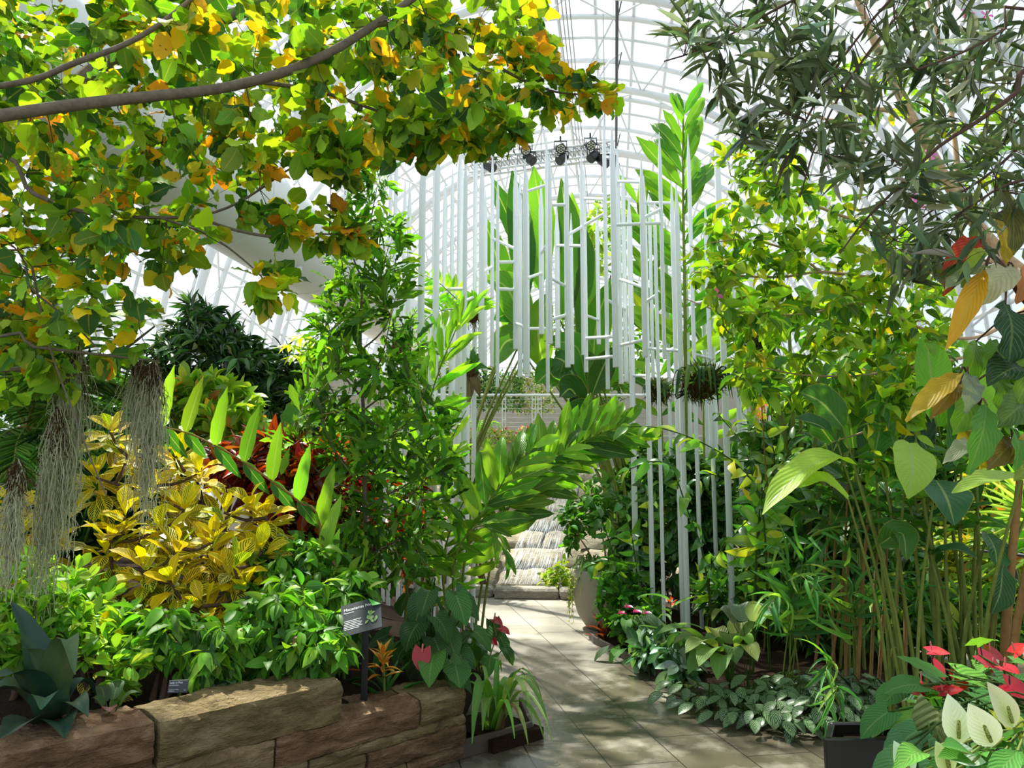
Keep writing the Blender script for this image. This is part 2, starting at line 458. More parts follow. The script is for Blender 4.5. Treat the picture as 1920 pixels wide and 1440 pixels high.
M['frame'] = solid('white_frame_paint', '#cdd2d5', .5, noise=.05, ns=4)
M['duct'] = solid('duct_white', '#d9dcd9', .55, noise=.03, ns=5)
M['black'] = solid('black_paint', '#101112', .45)
M['lens'] = solid('lens_grey', '#c9c9b4', .3)
M['sign'] = solid('sign_slate', '#2b3138', .4, noise=.1, ns=9)
M['signgreen'] = solid('sign_green', '#3fae2b', .5)
M['ink'] = solid('lettering_white', '#f2f2f2', .6)
M['soil'] = solid('soil', '#2a1f16', .98, noise=.6, ns=45, bump=1.0, spec=.1)
M['steel'] = solid('edging_steel', '#4a4038', .55, noise=.3, ns=14)
M['planterbox'] = solid('planter_dark', '#1c1a18', .35, noise=.25, ns=30)
M['concrete'] = solid('concrete_grey', '#b3ada1', .9, noise=.18, ns=8, bump=.25, bs=40)
M['pot'] = solid('pot_stone', '#a39c8c', .75, noise=.1, ns=6, bump=.15, bs=50)
M['rail'] = solid('rail_white', '#e4e6e6', .4)
M['wire'] = solid('cable_steel', '#9a9c9c', .4, metal=.6)
def mat_floor():
    m, nt = newmat('wet_stone_paving'); b = NB(nt)
    g = b.geo()
    mp = b.n('ShaderNodeMapping', Vector=g); mp.inputs['Rotation'].default_value = (0, 0, math.radians(-100.5)); mp.inputs['Location'].default_value = (.17, .13, 0)
    br = b.n('ShaderNodeTexBrick', Vector=mp.outputs[0], Color1=(.30, .30, .30), Color2=(.62, .62, .62), Mortar=(0, 0, 0), Scale=1.0)
    br.offset = .5
    for k, v in (('Mortar Size', .0045), ('Mortar Smooth', .2), ('Bias', 0.0), ('Brick Width', .82), ('Row Height', .41)): br.inputs[k].default_value = v
    n1 = b.noise(2.2, 5, .6, vec=g); n2 = b.noise(28, 5, .7, vec=g)
    dry = b.mix(n2, lin('#857e70'), lin('#aaa292'))
    dry = b.mix(.35, dry, b.mix(br.outputs[0], lin('#7d776a'), lin('#c2baab')))
    sy = b.n('ShaderNodeSeparateXYZ', i0=g)
    # wet stretches: standing water left along the bed after watering
    w = b.math('ADD', n1, b.math('MULTIPLY', b.n('ShaderNodeMapRange', Value=sy.outputs[1], i1=6.3, i2=9.0, i3=.10, i4=-.25).outputs[0], 1.0))
    wet = b.n('ShaderNodeMapRange', Value=w, i1=.36, i2=.60, i3=0.0, i4=1.0).outputs[0]
    wc = b.mix(b.noise(5, 4, vec=g), lin('#413c2e'), lin('#625b49'))
    c = b.mix(b.math('MULTIPLY', wet, .92), dry, wc)
    c = b.mix(br.outputs[1], c, lin('#2e2b25'))
    ro = b.mix(wet, (.62,)*3, (.16,)*3)
    p = b.n('ShaderNodeBsdfPrincipled', Base__Color=c, Roughness=b.math('ADD', ro, b.math('MULTIPLY', n2, .12)))
    b.put(p.inputs['Normal'], b.bump(b.math('SUBTRACT', b.math('MULTIPLY', n2, b.math('SUBTRACT', 1.1, wet)), b.math('MULTIPLY', br.outputs[1], 1.5)), .25, .006))
    b.out(p)
    return m
M['floor'] = mat_floor()
def mat_stone(name, c1, c2, c3):
    m, nt = newmat(name); b = NB(nt)
    g = b.geo()
    mp = b.n('ShaderNodeMapping', Vector=g); mp.inputs['Scale'].default_value = (1, 1, 3.2)
    n1 = b.noise(5, 6, .62, vec=mp.outputs[0], dist=.6); n2 = b.noise(40, 4, .6, vec=mp.outputs[0])
    c = b.ramp(n1, [(.3, lin(c1)), (.5, lin(c2)), (.72, lin(c3))])
    c = b.mix(b.math('MULTIPLY', n2, .45), c, tuple(x*.45 for x in lin(c1)))
    p = b.n('ShaderNodeBsdfPrincipled', Base__Color=c, Roughness=.88)
    p.inputs['Specular IOR Level'].default_value = .25
    b.put(p.inputs['Normal'], b.bump(b.math('ADD', n1, b.math('MULTIPLY', n2, .7)), 1.0, .045)); b.out(p)
    return m
M['stone_tan'] = mat_stone('ledge_stone_tan', '#66553a', '#9a835e', '#bfa880')
M['stone_brown'] = mat_stone('ledge_stone_brown', '#5e4630', '#8e6e52', '#b69878')
M['stone_olive'] = mat_stone('ledge_stone_olive', '#5e5034', '#917d54', '#b5a27c')
M['rock'] = mat_stone('waterfall_rock', '#a09178', '#d2c4a4', '#ece2cc')
M['kerb'] = mat_stone('kerb_stone', '#8d8678', '#b8b1a2', '#d6d0c2')
def mat_glass():
    m, nt = newmat('roof_acrylic'); b = NB(nt)
    t = b.n('ShaderNodeBsdfTransparent', Color=(.93, .96, .98))
    d = b.n('ShaderNodeBsdfTranslucent', Color=(.95, .97, 1))
    gl = b.n('ShaderNodeBsdfGlossy', Color=(1, 1, 1), Roughness=.08)
    x = b.n('ShaderNodeMixShader', i0=.13, i1=t.outputs[0], i2=d.outputs[0])
    b.out(b.n('ShaderNodeMixShader', i0=.04, i1=x.outputs[0], i2=gl.outputs[0]))
    return m
M['glass'] = mat_glass()
def mat_water():
    m, nt = newmat('falling_water'); b = NB(nt)
    sx = b.n('ShaderNodeSeparateXYZ', i0=b.n('ShaderNodeTexCoord').outputs['UV'])
    cv = b.n('ShaderNodeCombineXYZ', X=b.math('MULTIPLY', sx.outputs[1], 30), Y=b.math('MULTIPLY', sx.outputs[0], 3.5))
    n = b.noise(2.2, 5, .65, vec=cv.outputs[0])
    fac = b.n('ShaderNodeMapRange', Value=n, i1=.46, i2=.66, i3=.0, i4=.8).outputs[0]
    p = b.n('ShaderNodeBsdfPrincipled', Base__Color=(.85, .9, .95, 1), Roughness=.25)
    t = b.n('ShaderNodeBsdfTransparent')
    b.out(b.n('ShaderNodeMixShader', i0=fac, i1=t.outputs[0], i2=p.outputs[0]))
    return m
M['water'] = mat_water()
# ---------------------------------------------------------------- camera, sky, sun
cam = bpy.data.cameras.new('camera'); co = bpy.data.objects.new('camera', cam); COL.objects.link(co)
cam.sensor_fit = 'HORIZONTAL'; cam.sensor_width = 36; cam.lens = 36*F/1920
co.location = (0, 0, EYE); co.rotation_euler = (math.pi/2+PITCH, 0, 0)
cam.clip_start = .05; cam.clip_end = 400
SC.camera = co
SC.view_settings.view_transform = 'Standard'; SC.view_settings.look = 'None'
SC.view_settings.gamma = 1; SC.view_settings.use_curve_mapping = False
SC.view_settings.exposure = EXPOSURE
w = bpy.data.worlds.new('sky'); SC.world = w; w.use_nodes = True
bgn = w.node_tree.nodes['Background']; bgn.inputs[0].default_value = (.80, .90, 1.0, 1); bgn.inputs[1].default_value = SKY
sl = bpy.data.lights.new('sun', 'SUN'); sl.energy = SUN; sl.angle = .028; sl.color = (1, .95, .84)
so = bpy.data.objects.new('sun', sl); COL.objects.link(so)
so.rotation_euler = Vector(SUNDIR).normalized().to_track_quat('Z', 'Y').to_euler()
so.location = (-10, 20, 30)
c_ = SC.cycles
c_.max_bounces = 10; c_.diffuse_bounces = 4; c_.glossy_bounces = 3; c_.transmission_bounces = 6; c_.transparent_max_bounces = 16
c_.caustics_reflective = False; c_.caustics_refractive = False
c_.sample_clamp_indirect = 8
# ---------------------------------------------------------------- the glass vault
ZA, RI, RO = 4.6, 10.0, 11.0
AX0, AXS = -1.5, .1317
def axis(y): return V3(AX0+AXS*y, y, ZA)
AD = norm(V3(AXS, 1, 0)); AR = norm(V3(1, -AXS, 0))
def ring(y, R, th): return axis(y)+R*(np.sin(th)*AR+np.cos(th)*V3(0, 0, 1))
vault = bpy.data.objects.new('ceiling', None); COL.objects.link(vault); vault['kind'] = 'structure'; vault['_org'] = [0., 0., 0.]
TH = np.radians(np.linspace(-112, 112, 57))
Y0, Y1 = 1.0, 62.0
g = Geo()
ys = np.linspace(Y0, Y1, 26)
pts = np.array([[ring(y, RO+.12, t) for t in TH] for y in ys])
g.grid(pts); g.build('glazing', M['glass'], vault)
ribs = []
for k, y in enumerate(np.arange(Y0+1.0, Y1, 5.0)):
    g = Geo(); g.tube([ring(y+2.5, RI, t) for t in TH], .125, 8); g.build('arch_pipe', M['frame'], vault)
for k, y in enumerate(np.arange(Y0+1.0, Y1, 2.5)):
    g = Geo(); g.tube([ring(y, RO-.05, t) for t in TH], .09, 7); g.build('outer_arch', M['frame'], vault)
    g = Geo(); g.tube([ring(y+1.25, RO+.02, t) for t in TH], .055, 4); g.build('glazing_bar', M['frame'], vault)
for t in np.radians(np.arange(-108, 109, 6)):
    g = Geo(); g.tube([ring(y, RO+.0, t) for y in np.linspace(Y0, Y1, 8)], .06, 4); g.build('purlin', M['frame'], vault)
g = Geo()
for y in np.arange(Y0+1.0, Y1-5, 5.0):
    for t in np.radians(np.arange(-105, 106, 12)):
        a = ring(y+2.5, RI, t)
        for dy, dt in ((0, -6), (0, 6), (5, -6), (5, 6)):
            g.tube([a, ring(y+dy, RO-.05, t+math.radians(dt))], .032, 4, cap=False)
g.build('brace', M['frame'], vault)
g = Geo()                                                  # far glass end wall
ye = Y1
c = axis(ye)
cir = np.array([ring(ye, RO, t) for t in np.linspace(0, 2*math.pi, 48, endpoint=False)])
g.add(np.vstack([cir, c]), T=[(i, (i+1) % 48, 48) for i in range(48)])
ew = struct('wall_far', g, M['glass'])
g = Geo()
for x in np.arange(-10, 10.1, 1.6):
    h = math.sqrt(max(.01, RO**2-x*x))
    g.tube([c+AR*x+V3(0, 0, -h), c+AR*x+V3(0, 0, h)], .06, 4, cap=False)
    g.tube([c+AR*-h+V3(0, 0, x), c+AR*h+V3(0, 0, x)], .06, 4, cap=False)
g.build('mullion', M['frame'], ew)
# catwalk cables and the dark track running along the roof
t = thing('service_track', ring(20, RI+.55, .1), 'long dark track hung under the roof glazing right of the middle', 'track')
for dt, r, mt, nm in ((.175, .05, 'black', 'rail'),):
    g = Geo(); g.tube([ring(y, RI+.2, dt) for y in np.linspace(14, 55, 8)], r, 4); g.build(nm, M[mt], t)
g = Geo()
for y in np.arange(15, 55, 3): g.tube([ring(y, RI+.2, .175), ring(y, RO, .178)], .02, 4)
g.build('hanger', M['black'], t)
t = thing('cable_bundle', ring(20, RI+.2, .02), 'straight bundle of grey conduits under the crown of the roof', 'conduit')
for k in range(4):
    g = Geo(); g.tube([ring(y, RI-.30, .018+.011*k) for y in np.linspace(16, 55, 6)], .018, 4); g.build('conduit', M['wire'], t)
jb = ring(24.0, RI-.2, .10)
t = thing('junction_box', jb, 'white junction box on an arch pipe high in the roof', 'box')
g = Geo(); g.box(jb, (.62, .3, .5), bev=.03); g.build('housing', M['frame'], t)
g = Geo(); g.tube([jb+V3(.2, 0, .25), jb+V3(.6, .1, .9), jb+V3(.95, .2, 1.2)], .04, 5); g.build('conduit', M['frame'], t)
# ---------------------------------------------------------------- floor
g = Geo(); g.add([(-24, -4, 0), (26, -4, 0), (26, 66, 0), (-24, 66, 0)], Q=[(0, 1, 2, 3)])
struct('floor', g, M['floor'])
def soilpatch(name, rows, skirt=True):
    """rows: list of polylines front to back, same count"""
    r = np.array(rows, float)
    k, n = r.shape[:2]
    r2 = np.array([curve(q, 40) for q in r])
    r3 = np.array([curve(r2[:, j], 24) for j in range(40)]).transpose(1, 0, 2)
    r3[..., 2] += R_.normal(0, .012, r3.shape[:2])
    lo = r3.copy(); lo[..., 2] = -.01
    full = np.concatenate([lo[:1], r3, lo[-1:]], 0)
    l = full[:, :1].copy(); l[..., 2] = -.01; q = full[:, -1:].copy(); q[..., 2] = -.01
    full = np.concatenate([l, full, q], 1)
    g = Geo(); g.grid(full); return struct(name, g, M['soil'], smooth=True)
soilpatch('ground_left', [
    [(-8.5, -3.0, .5), (-2.35, 2.85, .52), (-1.2, 3.98, .52), (-.95, 4.22, .40), (-.42, 4.72, .30)],
    [(-8.8, 0, .5), (-3.2, 4.5, .52), (-1.7, 4.8, .5), (-1.0, 5.1, .38), (-.30, 5.6, .10)],
    [(-9, 6, .5), (-4.5, 7.0, .55), (-2.2, 7, .45), (-1.2, 7.2, .3), (-.28, 7.2, .06)],
    [(-9, 10, .5), (-4.5, 9.5, .5), (-2.5, 9.5, .4), (-1.5, 9.4, .2), (-.6, 9.2, .05)],
    [(-9, 14, .4), (-5, 13, .4), (-3, 12.5, .3), (-2, 12, .2), (-1.2, 11.0, .05)]])
soilpatch('ground_right', [
    [(.86, 7.95, .06), (1.36, 6.12, .06), (1.82, 5.22, .06), (2.45, 5.05, .06), (3.5, 5.15, .06)],
    [(.90, 8.3, .08), (1.6, 6.9, .10), (2.2, 6.2, .10), (2.9, 5.9, .10), (3.7, 5.9, .06)],
    [(1.0, 8.7, .08), (1.7, 8.0, .12), (2.3, 7.6, .12), (3.0, 7.3, .10), (3.6, 6.9, .06)],
    [(1.1, 9.2, .06), (1.7, 9.2, .10), (2.3, 9.0, .10), (2.9, 8.6, .08), (3.3, 7.9, .05)]])
soilpatch('ground_back', [
    [(1.6, 11.0, .05), (4.5, 10.2, .05), (7, 9, .05), (9, 7, .05), (9.5, 2, .05)],
    [(2.4, 13.0, .3), (5.5, 12, .3), (8, 11, .3), (10.2, 8, .3), (11, 2, .3)],
    [(3, 18, .5), (7, 17, .5), (10, 15, .5), (12, 10, .5), (13, 2, .5)]])
# edging strips of the right bed
def edging(pts, h, label, cat='edging'):
    c = np.array(pts); g = Geo()
    for a, b in zip(c[:-1], c[1:]):
        d = norm(b-a); n = V3(-d[1], d[0], 0); L = np.linalg.norm(b-a)
        R = np.stack([d, n, V3(0, 0, 1)], 1)
        g.box((a+b)/2+V3(0, 0, h/2), (L+.01, .025, h), rot=R, bev=.004)
    return tag(g.build('bed_edging', M['steel'], smooth=False), label, cat)
edging([V3(.78, 7.95, 0), V3(.80, 7.7, 0), V3(1.285, 6.08, 0), V3(1.75, 5.15, 0), V3(2.45, 4.93, 0), V3(3.5, 5.02, 0)], .07, 'low rusty steel edging along the right planting bed')
edging([V3(-.30, 4.62, 0), V3(.12, 4.98, 0), V3(.06, 5.5, 0)], .10, 'dark metal edging under the strappy grass beside the stone wall')
# ---------------------------------------------------------------- dry stone wall
WD = norm(V3(-.70, -.716, 0)); WN = V3(WD[1], -WD[0], 0)          # along the wall to the left; outward normal
if WN[1] > 0: WN = -WN
W0 = V3(-.26, 4.63, 0)
wallobj = thing('stone_wall', W0+WD*1.5, 'dry-stacked ledge stone retaining wall along the left bed', 'wall')
from mathutils import noise as mn
def rough(s, z):
    v = mn.fractal(Vector((s*5, z*14, 3.1)), 1.0, 2.0, 4)
    st = math.floor(v*3)/3
    return .010*v+.012*st+.003*mn.noise(Vector((s*60, z*60, 0)))
def stone(s0, s1, z0, z1, mat, dep=.30, out=0.0, seedjit=.012):
    nx, nz = max(6, int((s1-s0)/.022)), max(4, int((z1-z0)/.018))
    b = .018
    def rim(ins, off):   # a ring of the front face outline
        pass
    S = np.linspace(s0+.004, s1-.004, nx); Z = np.linspace(z0+.003, z1-.003, nz)
    sm = np.cumsum(R_.normal(0, .0035, nx)); sm -= np.linspace(sm[0], sm[-1], nx)
    front = np.array([[W0+WD*s+V3(0, 0, z)+WN*(out+rough(s, z)+.5*sm[i]-(.008 if j in (0, nz-1) else 0)-(.008 if i in (0, nx-1) else 0)) for i, s in enumerate(S)] for j, z in enumerate(Z)])
    nt_ = 6
    top = np.array([[front[-1, i]-WN*(dep*q)+V3(0, 0, .012*min(1, q*8)+1.1*rough(S[i]+3, q*.3)*min(1, q*4)+.6*abs(sm[i])*min(1, q*4)) for i in range(nx)] for q in np.linspace(0, 1, nt_)[1:]])
    back = np.array([[W0+WD*S[i]+V3(0, 0, z0)-WN*dep for i in range(nx)]])
    strip = np.concatenate([front, top, back], 0)
    g = Geo(); g.grid(strip)
    for e in (0, -1):
        col = strip[:, e]; cc = col.mean(0)
        g.add(np.vstack([col, cc]), T=[((i, i+1, len(col)) if e == 0 else (i+1, i, len(col))) for i in range(len(col)-1)]+[((len(col)-1, 0, len(col)) if e == 0 else (0, len(col)-1, len(col)))])
    return g.build('ledge_stone', M[mat], wallobj, smooth=False)
# s is the distance along the wall from its right-hand end
stone(.84, 1.745, .385, .577, 'stone_olive', .30, .005)
stone(1.755, 2.75, .36, .577, 'stone_brown', .32, -.01)
stone(2.76, 3.9, .36, .575, 'stone_tan', .32)
stone(0, .33, .245, .385, 'stone_olive', .28); stone(.335, 1.20, .245, .385, 'stone_brown', .30)
stone(1.205, 2.2, .25, .383, 'stone_tan', .28, .004); stone(2.205, 3.9, .22, .358, 'stone_brown', .28)
stone(0, 1.02, .19, .243, 'stone_olive', .26, .004); stone(1.025, 1.9, .19, .248, 'stone_olive', .26); stone(1.905, 3.9, .15, .248, 'stone_tan', .26)
stone(0, .68, .085, .188, 'stone_brown', .28, .008); stone(.685, 1.75, .085, .188, 'stone_tan', .28); stone(1.755, 3.9, .05, .188, 'stone_brown', .28)
stone(0, .42, 0, .083, 'stone_brown', .28, -.006); stone(.425, 1.5, 0, .083, 'stone_tan', .28); stone(1.505, 3.9, 0, .083, 'stone_brown', .28)
# ---------------------------------------------------------------- far end of the path: kerb, rock, water, terrace
kerb = thing('pool_kerb', V3(-.3, 10.6, 0), 'low pale stone kerb at the far end of the path', 'kerb')
for a, b in ((-2.0, -.25), (-.24, .62), (.63, 1.45)):
    g = Geo(); g.box(V3((a+b)/2, 10.55-.10*a, .06), (b-a-.01, .34, .15), rot=np.array([[1, .0, 0], [-.05, 1, 0], [0, 0, 1]]), bev=.03); g.build('kerb_block', M['kerb'], kerb, smooth=False)
rk = thing('waterfall_rock', V3(.3, 13, 0), 'sloping pale rock face with water running down behind the path', 'rock')
def rockpt(u, v):
    x = -2.3+u*5.2; z = .02+v*1.75; y = 11.25+v*2.6+.16*abs(u-.45)
    return V3(x, y, z)
rows_ = 7
for j in range(rows_):
    edges = sorted([0]+[float(q) for q in np.clip(np.linspace(.12, .9, 6)+U(-.06, .06, 6), 0, 1)]+[1])
    for a, b in zip(edges[:-1], edges[1:]):
        nx, ny = 9, 6
        off = U(-.03, .05)
        gr = np.array([[rockpt(a+.004+(b-a-.008)*p+ .03*(q+j)*0.6, (j+.03+q*.94)/rows_) for p in np.linspace(0, 1, nx)] for q in np.linspace(0, 1, ny)])
        nrm = norm(V3(0, -.55, .83))
        h = R_.normal(0, .012, (ny, nx)); h[0] -= .05; h[-1] -= .03; h[:, 0] -= .04; h[:, -1] -= .04
        gr = gr+nrm*(h[..., None]+off+.03)
        g = Geo(); g.grid(gr); g.build('rock_slab', M['rock'], rk)
g = Geo(); g.grid(np.array([[rockpt(p, q)-norm(V3(0, -.55, .83))*.06 for p in np.linspace(-.05, 1.2, 6)] for q in np.linspace(-.02, .99, 5)])); g.build('rock_core', M['rock'], rk)
for (ua, ub, va, vb, nm) in ((.40, .58, .0, .95, 'water_stream'), (.74, .82, .3, 1.0, 'water_stream')):
    nx, ny = 8, 24
    gr = np.array([[rockpt(ua+(ub-ua)*(p*(1-.45*q)+.20*q)+.25*q*(ub-ua)+.1*q, va+(vb-va)*q)+norm(V3(0, -.55, .83))*(.085+R_.normal(0, .008)) for p in np.linspace(0, 1, nx)] for q in np.linspace(0, 1, ny)])
    g = Geo(); g.grid(gr); o = g.build(nm, M['water'], rk); o['label'] = 'white streaming water'
g = Geo(); g.add([(-2.2, 10.7, .04), (2.2, 10.5, .04), (2.4, 11.4, .04), (-2.2, 11.4, .04)], Q=[(0, 1, 2, 3)])
pw = g.build('pool_water', solid('pool_water', '#3d4438', .05, spec=.8)); tag(pw, 'narrow strip of dark water at the foot of the rock face', 'water', kind='structure')
# concrete terrace wall with cable railing
tb = P(960, 815, 14.0); zt = tb[2]
g = Geo(); g.box(V3(-.3, 14.9, zt/2), (9, 1.6, zt), bev=.03); terr = struct('wall_terrace', g, M['concrete'])
g = Geo(); g.box(V3(0, 19.2, 2.0), (14, 1.0, 4.05), bev=.03)
struct('wall_upper', g, M['concrete'])
rl = thing('cable_railing', V3(.2, 14.4, zt), 'white post and cable railing on top of the concrete terrace', 'railing')
for px in (945, 1001, 1012, 1092, 880):
    b0 = P(px, 800, 14.35)
    for dx in (-.03, .03):
        g = Geo(); g.box(V3(b0[0]+dx, 14.35, zt+.35), (.016, .05, .75), bev=.004); g.build('post', M['rail'], rl, smooth=False)
    g = Geo()
    for z in (.12, .3, .5, .68): g.box(V3(b0[0], 14.35, zt+z), (.05, .03, .03))
    g.build('spacer', M['rail'], rl, smooth=False)
g = Geo(); g.tube([V3(-3.5, 14.35, zt+.76), V3(3, 14.35, zt+.76)], .025, 8); g.build('handrail', M['rail'], rl)
for k in range(8):
    g = Geo(); g.tube([V3(-3.5, 14.35, zt+.08+.085*k), V3(3, 14.35, zt+.08+.085*k)], .004, 4); g.build('cable', M['wire'], rl)
# ---------------------------------------------------------------- white air duct
dc = lambda y: V3(-3.85+AXS*(y-15), y, 5.85)
dt_ = thing('air_duct', dc(12), 'huge smooth white air duct slung along the left of the vault', 'duct')
g = Geo(); g.tube([dc(y) for y in np.linspace(3.0, 27, 26)], .80, 32); g.build('pipe', M['duct'], dt_)
for y in np.arange(5, 27, 3.1):
    g = Geo(); g.tube([dc(y-.02), dc(y+.02)], .808, 32); g.build('seam', M['duct'], dt_)
g = Geo(); pz = dc(13.3)+V3(.35, -.35, -.66); g.tube([pz+V3(0, 0, .1), pz+V3(0, 0, -.09)], [.09, .10], 10); g.build('sensor', M['frame'], dt_)
for y in (7, 13, 19, 25):
    g = Geo(); g.tube([dc(y)+V3(0, 0, .8), ring(y, RI, math.asin(max(-.95, (dc(y)[0]-axis(y)[0])/RI)))], .02, 5); g.build('hanger_rod', M['frame'], dt_)
# ---------------------------------------------------------------- stage lighting truss
TY = 20.0
tr = thing('lighting_truss', P(1020, 300, TY), 'silver box truss carrying stage lights high over the path', 'truss')
ta, tb2 = P(880, 312, TY), P(1150, 276, TY)
ex = norm(tb2-ta); off4 = [V3(0, 0, .17), V3(0, 0, -.17), V3(0, .34, .17), V3(0, .34, -.17)]
for o4 in off4:
    g = Geo(); g.tube([ta+o4, tb2+o4], .035, 6); g.build('chord', M['frame'], tr)
g = Geo(); N = 18
for i in range(N):
    p, q = ta+(tb2-ta)*i/N, ta+(tb2-ta)*(i+1)/N
    g.tube([p+off4[0], q+off4[1]], .015, 4); g.tube([q+off4[1], q+off4[0]], .015, 4)
    g.tube([p+off4[2], q+off4[3]], .015, 4); g.tube([p+off4[0], q+off4[2]], .015, 4)
g.build('lacing', M['wire'], tr)
for pp in (ta+V3(.2, .17, .17), tb2+V3(-.2, .17, .17), (ta+tb2)/2+V3(0, .17, .17)):
    y = pp[1]; th = math.asin((pp[0]-axis(y)[0])/RI)
    g = Geo(); g.tube([pp, V3(pp[0], y, ring(y, RI, th)[2])], .012, 4); g.build('hanging_cable', M['wire'], tr)
def stage_light(px, py, kind, label):
    c = P(px, py, TY-.05)
    t = thing('stage_light', c+V3(0, 0, .2), label, 'stage light', 'stage lights on the overhead truss')
    d = norm(V3(0, -1, -.55)) if kind == 'front' else norm(V3(.6 if kind == 'r' else -.5, -.4, -.6))
    g = Geo(); g.tube([c-d*.18, c-d*.12, c, c+d*.16], [.07, .15, .15, .13] if kind == 'front' else [.06, .12, .13, .13], 14); g.build('housing', M['black'], t)
    g = Geo(); g.tube([c+d*.16, c+d*.168], .105, 14); g.build('lens', M['lens'] if kind == 'front' else M['black'], t)
    if kind == 'front':
        n1 = norm(np.cross(d, V3(1, 0, 0))); n2 = np.cross(d, n1); g = Geo()
        for k in range(7):
            a = k*6.283/6; q = c+d*.166+(0 if k == 6 else 1)*.065*(n1*math.cos(a)+n2*math.sin(a)); g.tube([q, q+d*.01], .024, 8)
        g.build('lamp_ring', M['black'], t)
    g = Geo(); s = V3(.17, 0, 0)
    g.tube([c-s, c-s+V3(0, 0, .2), c+s+V3(0, 0, .2), c+s], .018, 5); g.tube([c+V3(0, 0, .2), c+V3(0, 0, .34)], .025, 5); g.build('yoke', M['black'], t)
stage_light(986, 281, 'front', 'round-lensed black stage light facing the path at the left of the truss')
stage_light(1051, 278, 'front', 'round-lensed black stage light facing the path at the middle of the truss')
stage_light(1107, 272, 'front', 'round-lensed black stage light facing the path at the right of the truss')
stage_light(993, 298, 'r', 'small black spotlight hanging under the left of the truss')
stage_light(1054, 297, 'l', 'small black spotlight hanging under the middle of the truss')
stage_light(1113, 293, 'l', 'tilted black spotlight hanging under the right of the truss')
stage_light(1131, 303, 'r', 'black spotlight at the right end of the truss behind a white tube')
stage_light(918, 312, 'r', 'black stage light at the left end of the truss beside yellowing leaves')
# ---------------------------------------------------------------- sculpture of white tubes
sculpt = thing('tube_sculpture', P(1060, 690, 7.8)*V3(1, 1, 0), 'tall sculpture of white pointed tubes forming a gateway over the path', 'sculpture')
TUBES = []
def tube_part(px, top, bot, wpx, Y, ground=None):
    """a vertical tube seen at px (at mid height), pointed at the top"""
    mid = P(px, (top+min(bot, 900))/2, Y); x = mid[0]
    zt_ = P(px, top, Y)[2]
    zb = ground if ground is not None else P(px, bot, Y)[2]
    r = wpx/F*Y/2
    tip = min(.38, .25+r*2)
    z = np.array([zb, zb+.004, zt_-tip, zt_-tip+.012, zt_]); rr = np.array([r*.94, r, r*.98, r*.9, .004])
    g = Geo(); g.lathe(list(zip(np.r_[.0005, rr], np.r_[zb, z])), (x, Y, 0), 18)
    o = g.build('tube', M['white'], sculpt)
    # flat shading at ends is not needed: the profile is smooth
    TUBES.append((x, Y, zb, zt_, r, px))
    return o
HANG = [(923, 285, 688, 7.5, 7.6), (933, 326, 726, 7, 7.2), (967, 299, 655, 10, 7.3), (975, 326, 707, 9, 8.0), (985, 298, 701, 10, 7.0), (989, 340, 707, 8, 8.5),
        (1015, 339, 627, 10, 7.8), (1026, 256, 736, 7, 7.5), (1031, 285, 645, 9, 7.0), (1045, 386, 653, 10, 8.6), (1063, 289, 689, 10.5, 7.1), (1072, 400, 683, 7, 8.4),
        (1092, 281, 666, 8, 7.4), (1097, 316, 698, 8, 7.9), (1121, 388, 646, 8, 8.7), (1136, 222, 730, 8, 7.3), (1151, 234, 689, 11.5, 6.9), (1161, 274, 720, 9, 7.6),
        (1171, 308, 716, 9, 8.2), (1206, 294, 670, 10.5, 7.0), (1221, 368, 714, 7, 8.3), (1241, 248, 673, 8, 7.1), (903, 292, 681, 11.5, 7.2), (910, 357, 695, 8, 8.2)]
for q in HANG: tube_part(*q)
STAND = [(1184, 364, 1150, 11, 7.9), (1213, 330, 1150, 9.5, 7.6), (1233, 377, 1190, 7, 7.2), (1266, 339, 1190, 9, 7.4), (1275, 347, 1180, 10, 7.1), (1299, 251, 1170, 8, 7.8),
         (1330, 378, 1150, 8, 8.2), (1354, 255, 1150, 12, 7.3), (1381, 354, 1150, 10, 8.3), (1391, 402, 1150, 9, 8.8), (1414, 393, 1150, 10, 8.0), (1338, 422, 1150, 7, 8.9), (1322, 440, 1150, 9, 9.0), (1290, 470, 1150, 9, 9.0), (1253, 410, 1150, 7, 8.9),
         (728, 295, 1100, 7, 8.8), (738, 262, 1100, 8, 8.4), (755, 337, 1150, 8, 8.9), (764, 339, 1150, 8.5, 7.9), (789, 280, 1150, 13.5, 6.7), (811, 290, 1150, 6, 8.5), (817, 255, 1100, 12.5, 7.0), (832, 337, 1100, 10, 8.8),
         (846, 313, 1100, 8, 8.3), (861, 270, 1100, 12, 7.5), (871, 285, 1100, 9, 6.9), (890, 250, 1100, 9, 7.4), (806, 640, 1150, 10, 6.8), (850, 500, 1150, 8, 8.6), (878, 560, 1100, 7, 8.8), (1437, 470, 1150, 9, 8.6), (1421, 520, 1150, 8, 9.1)]
for q in STAND: tube_part(*q, ground=.02)
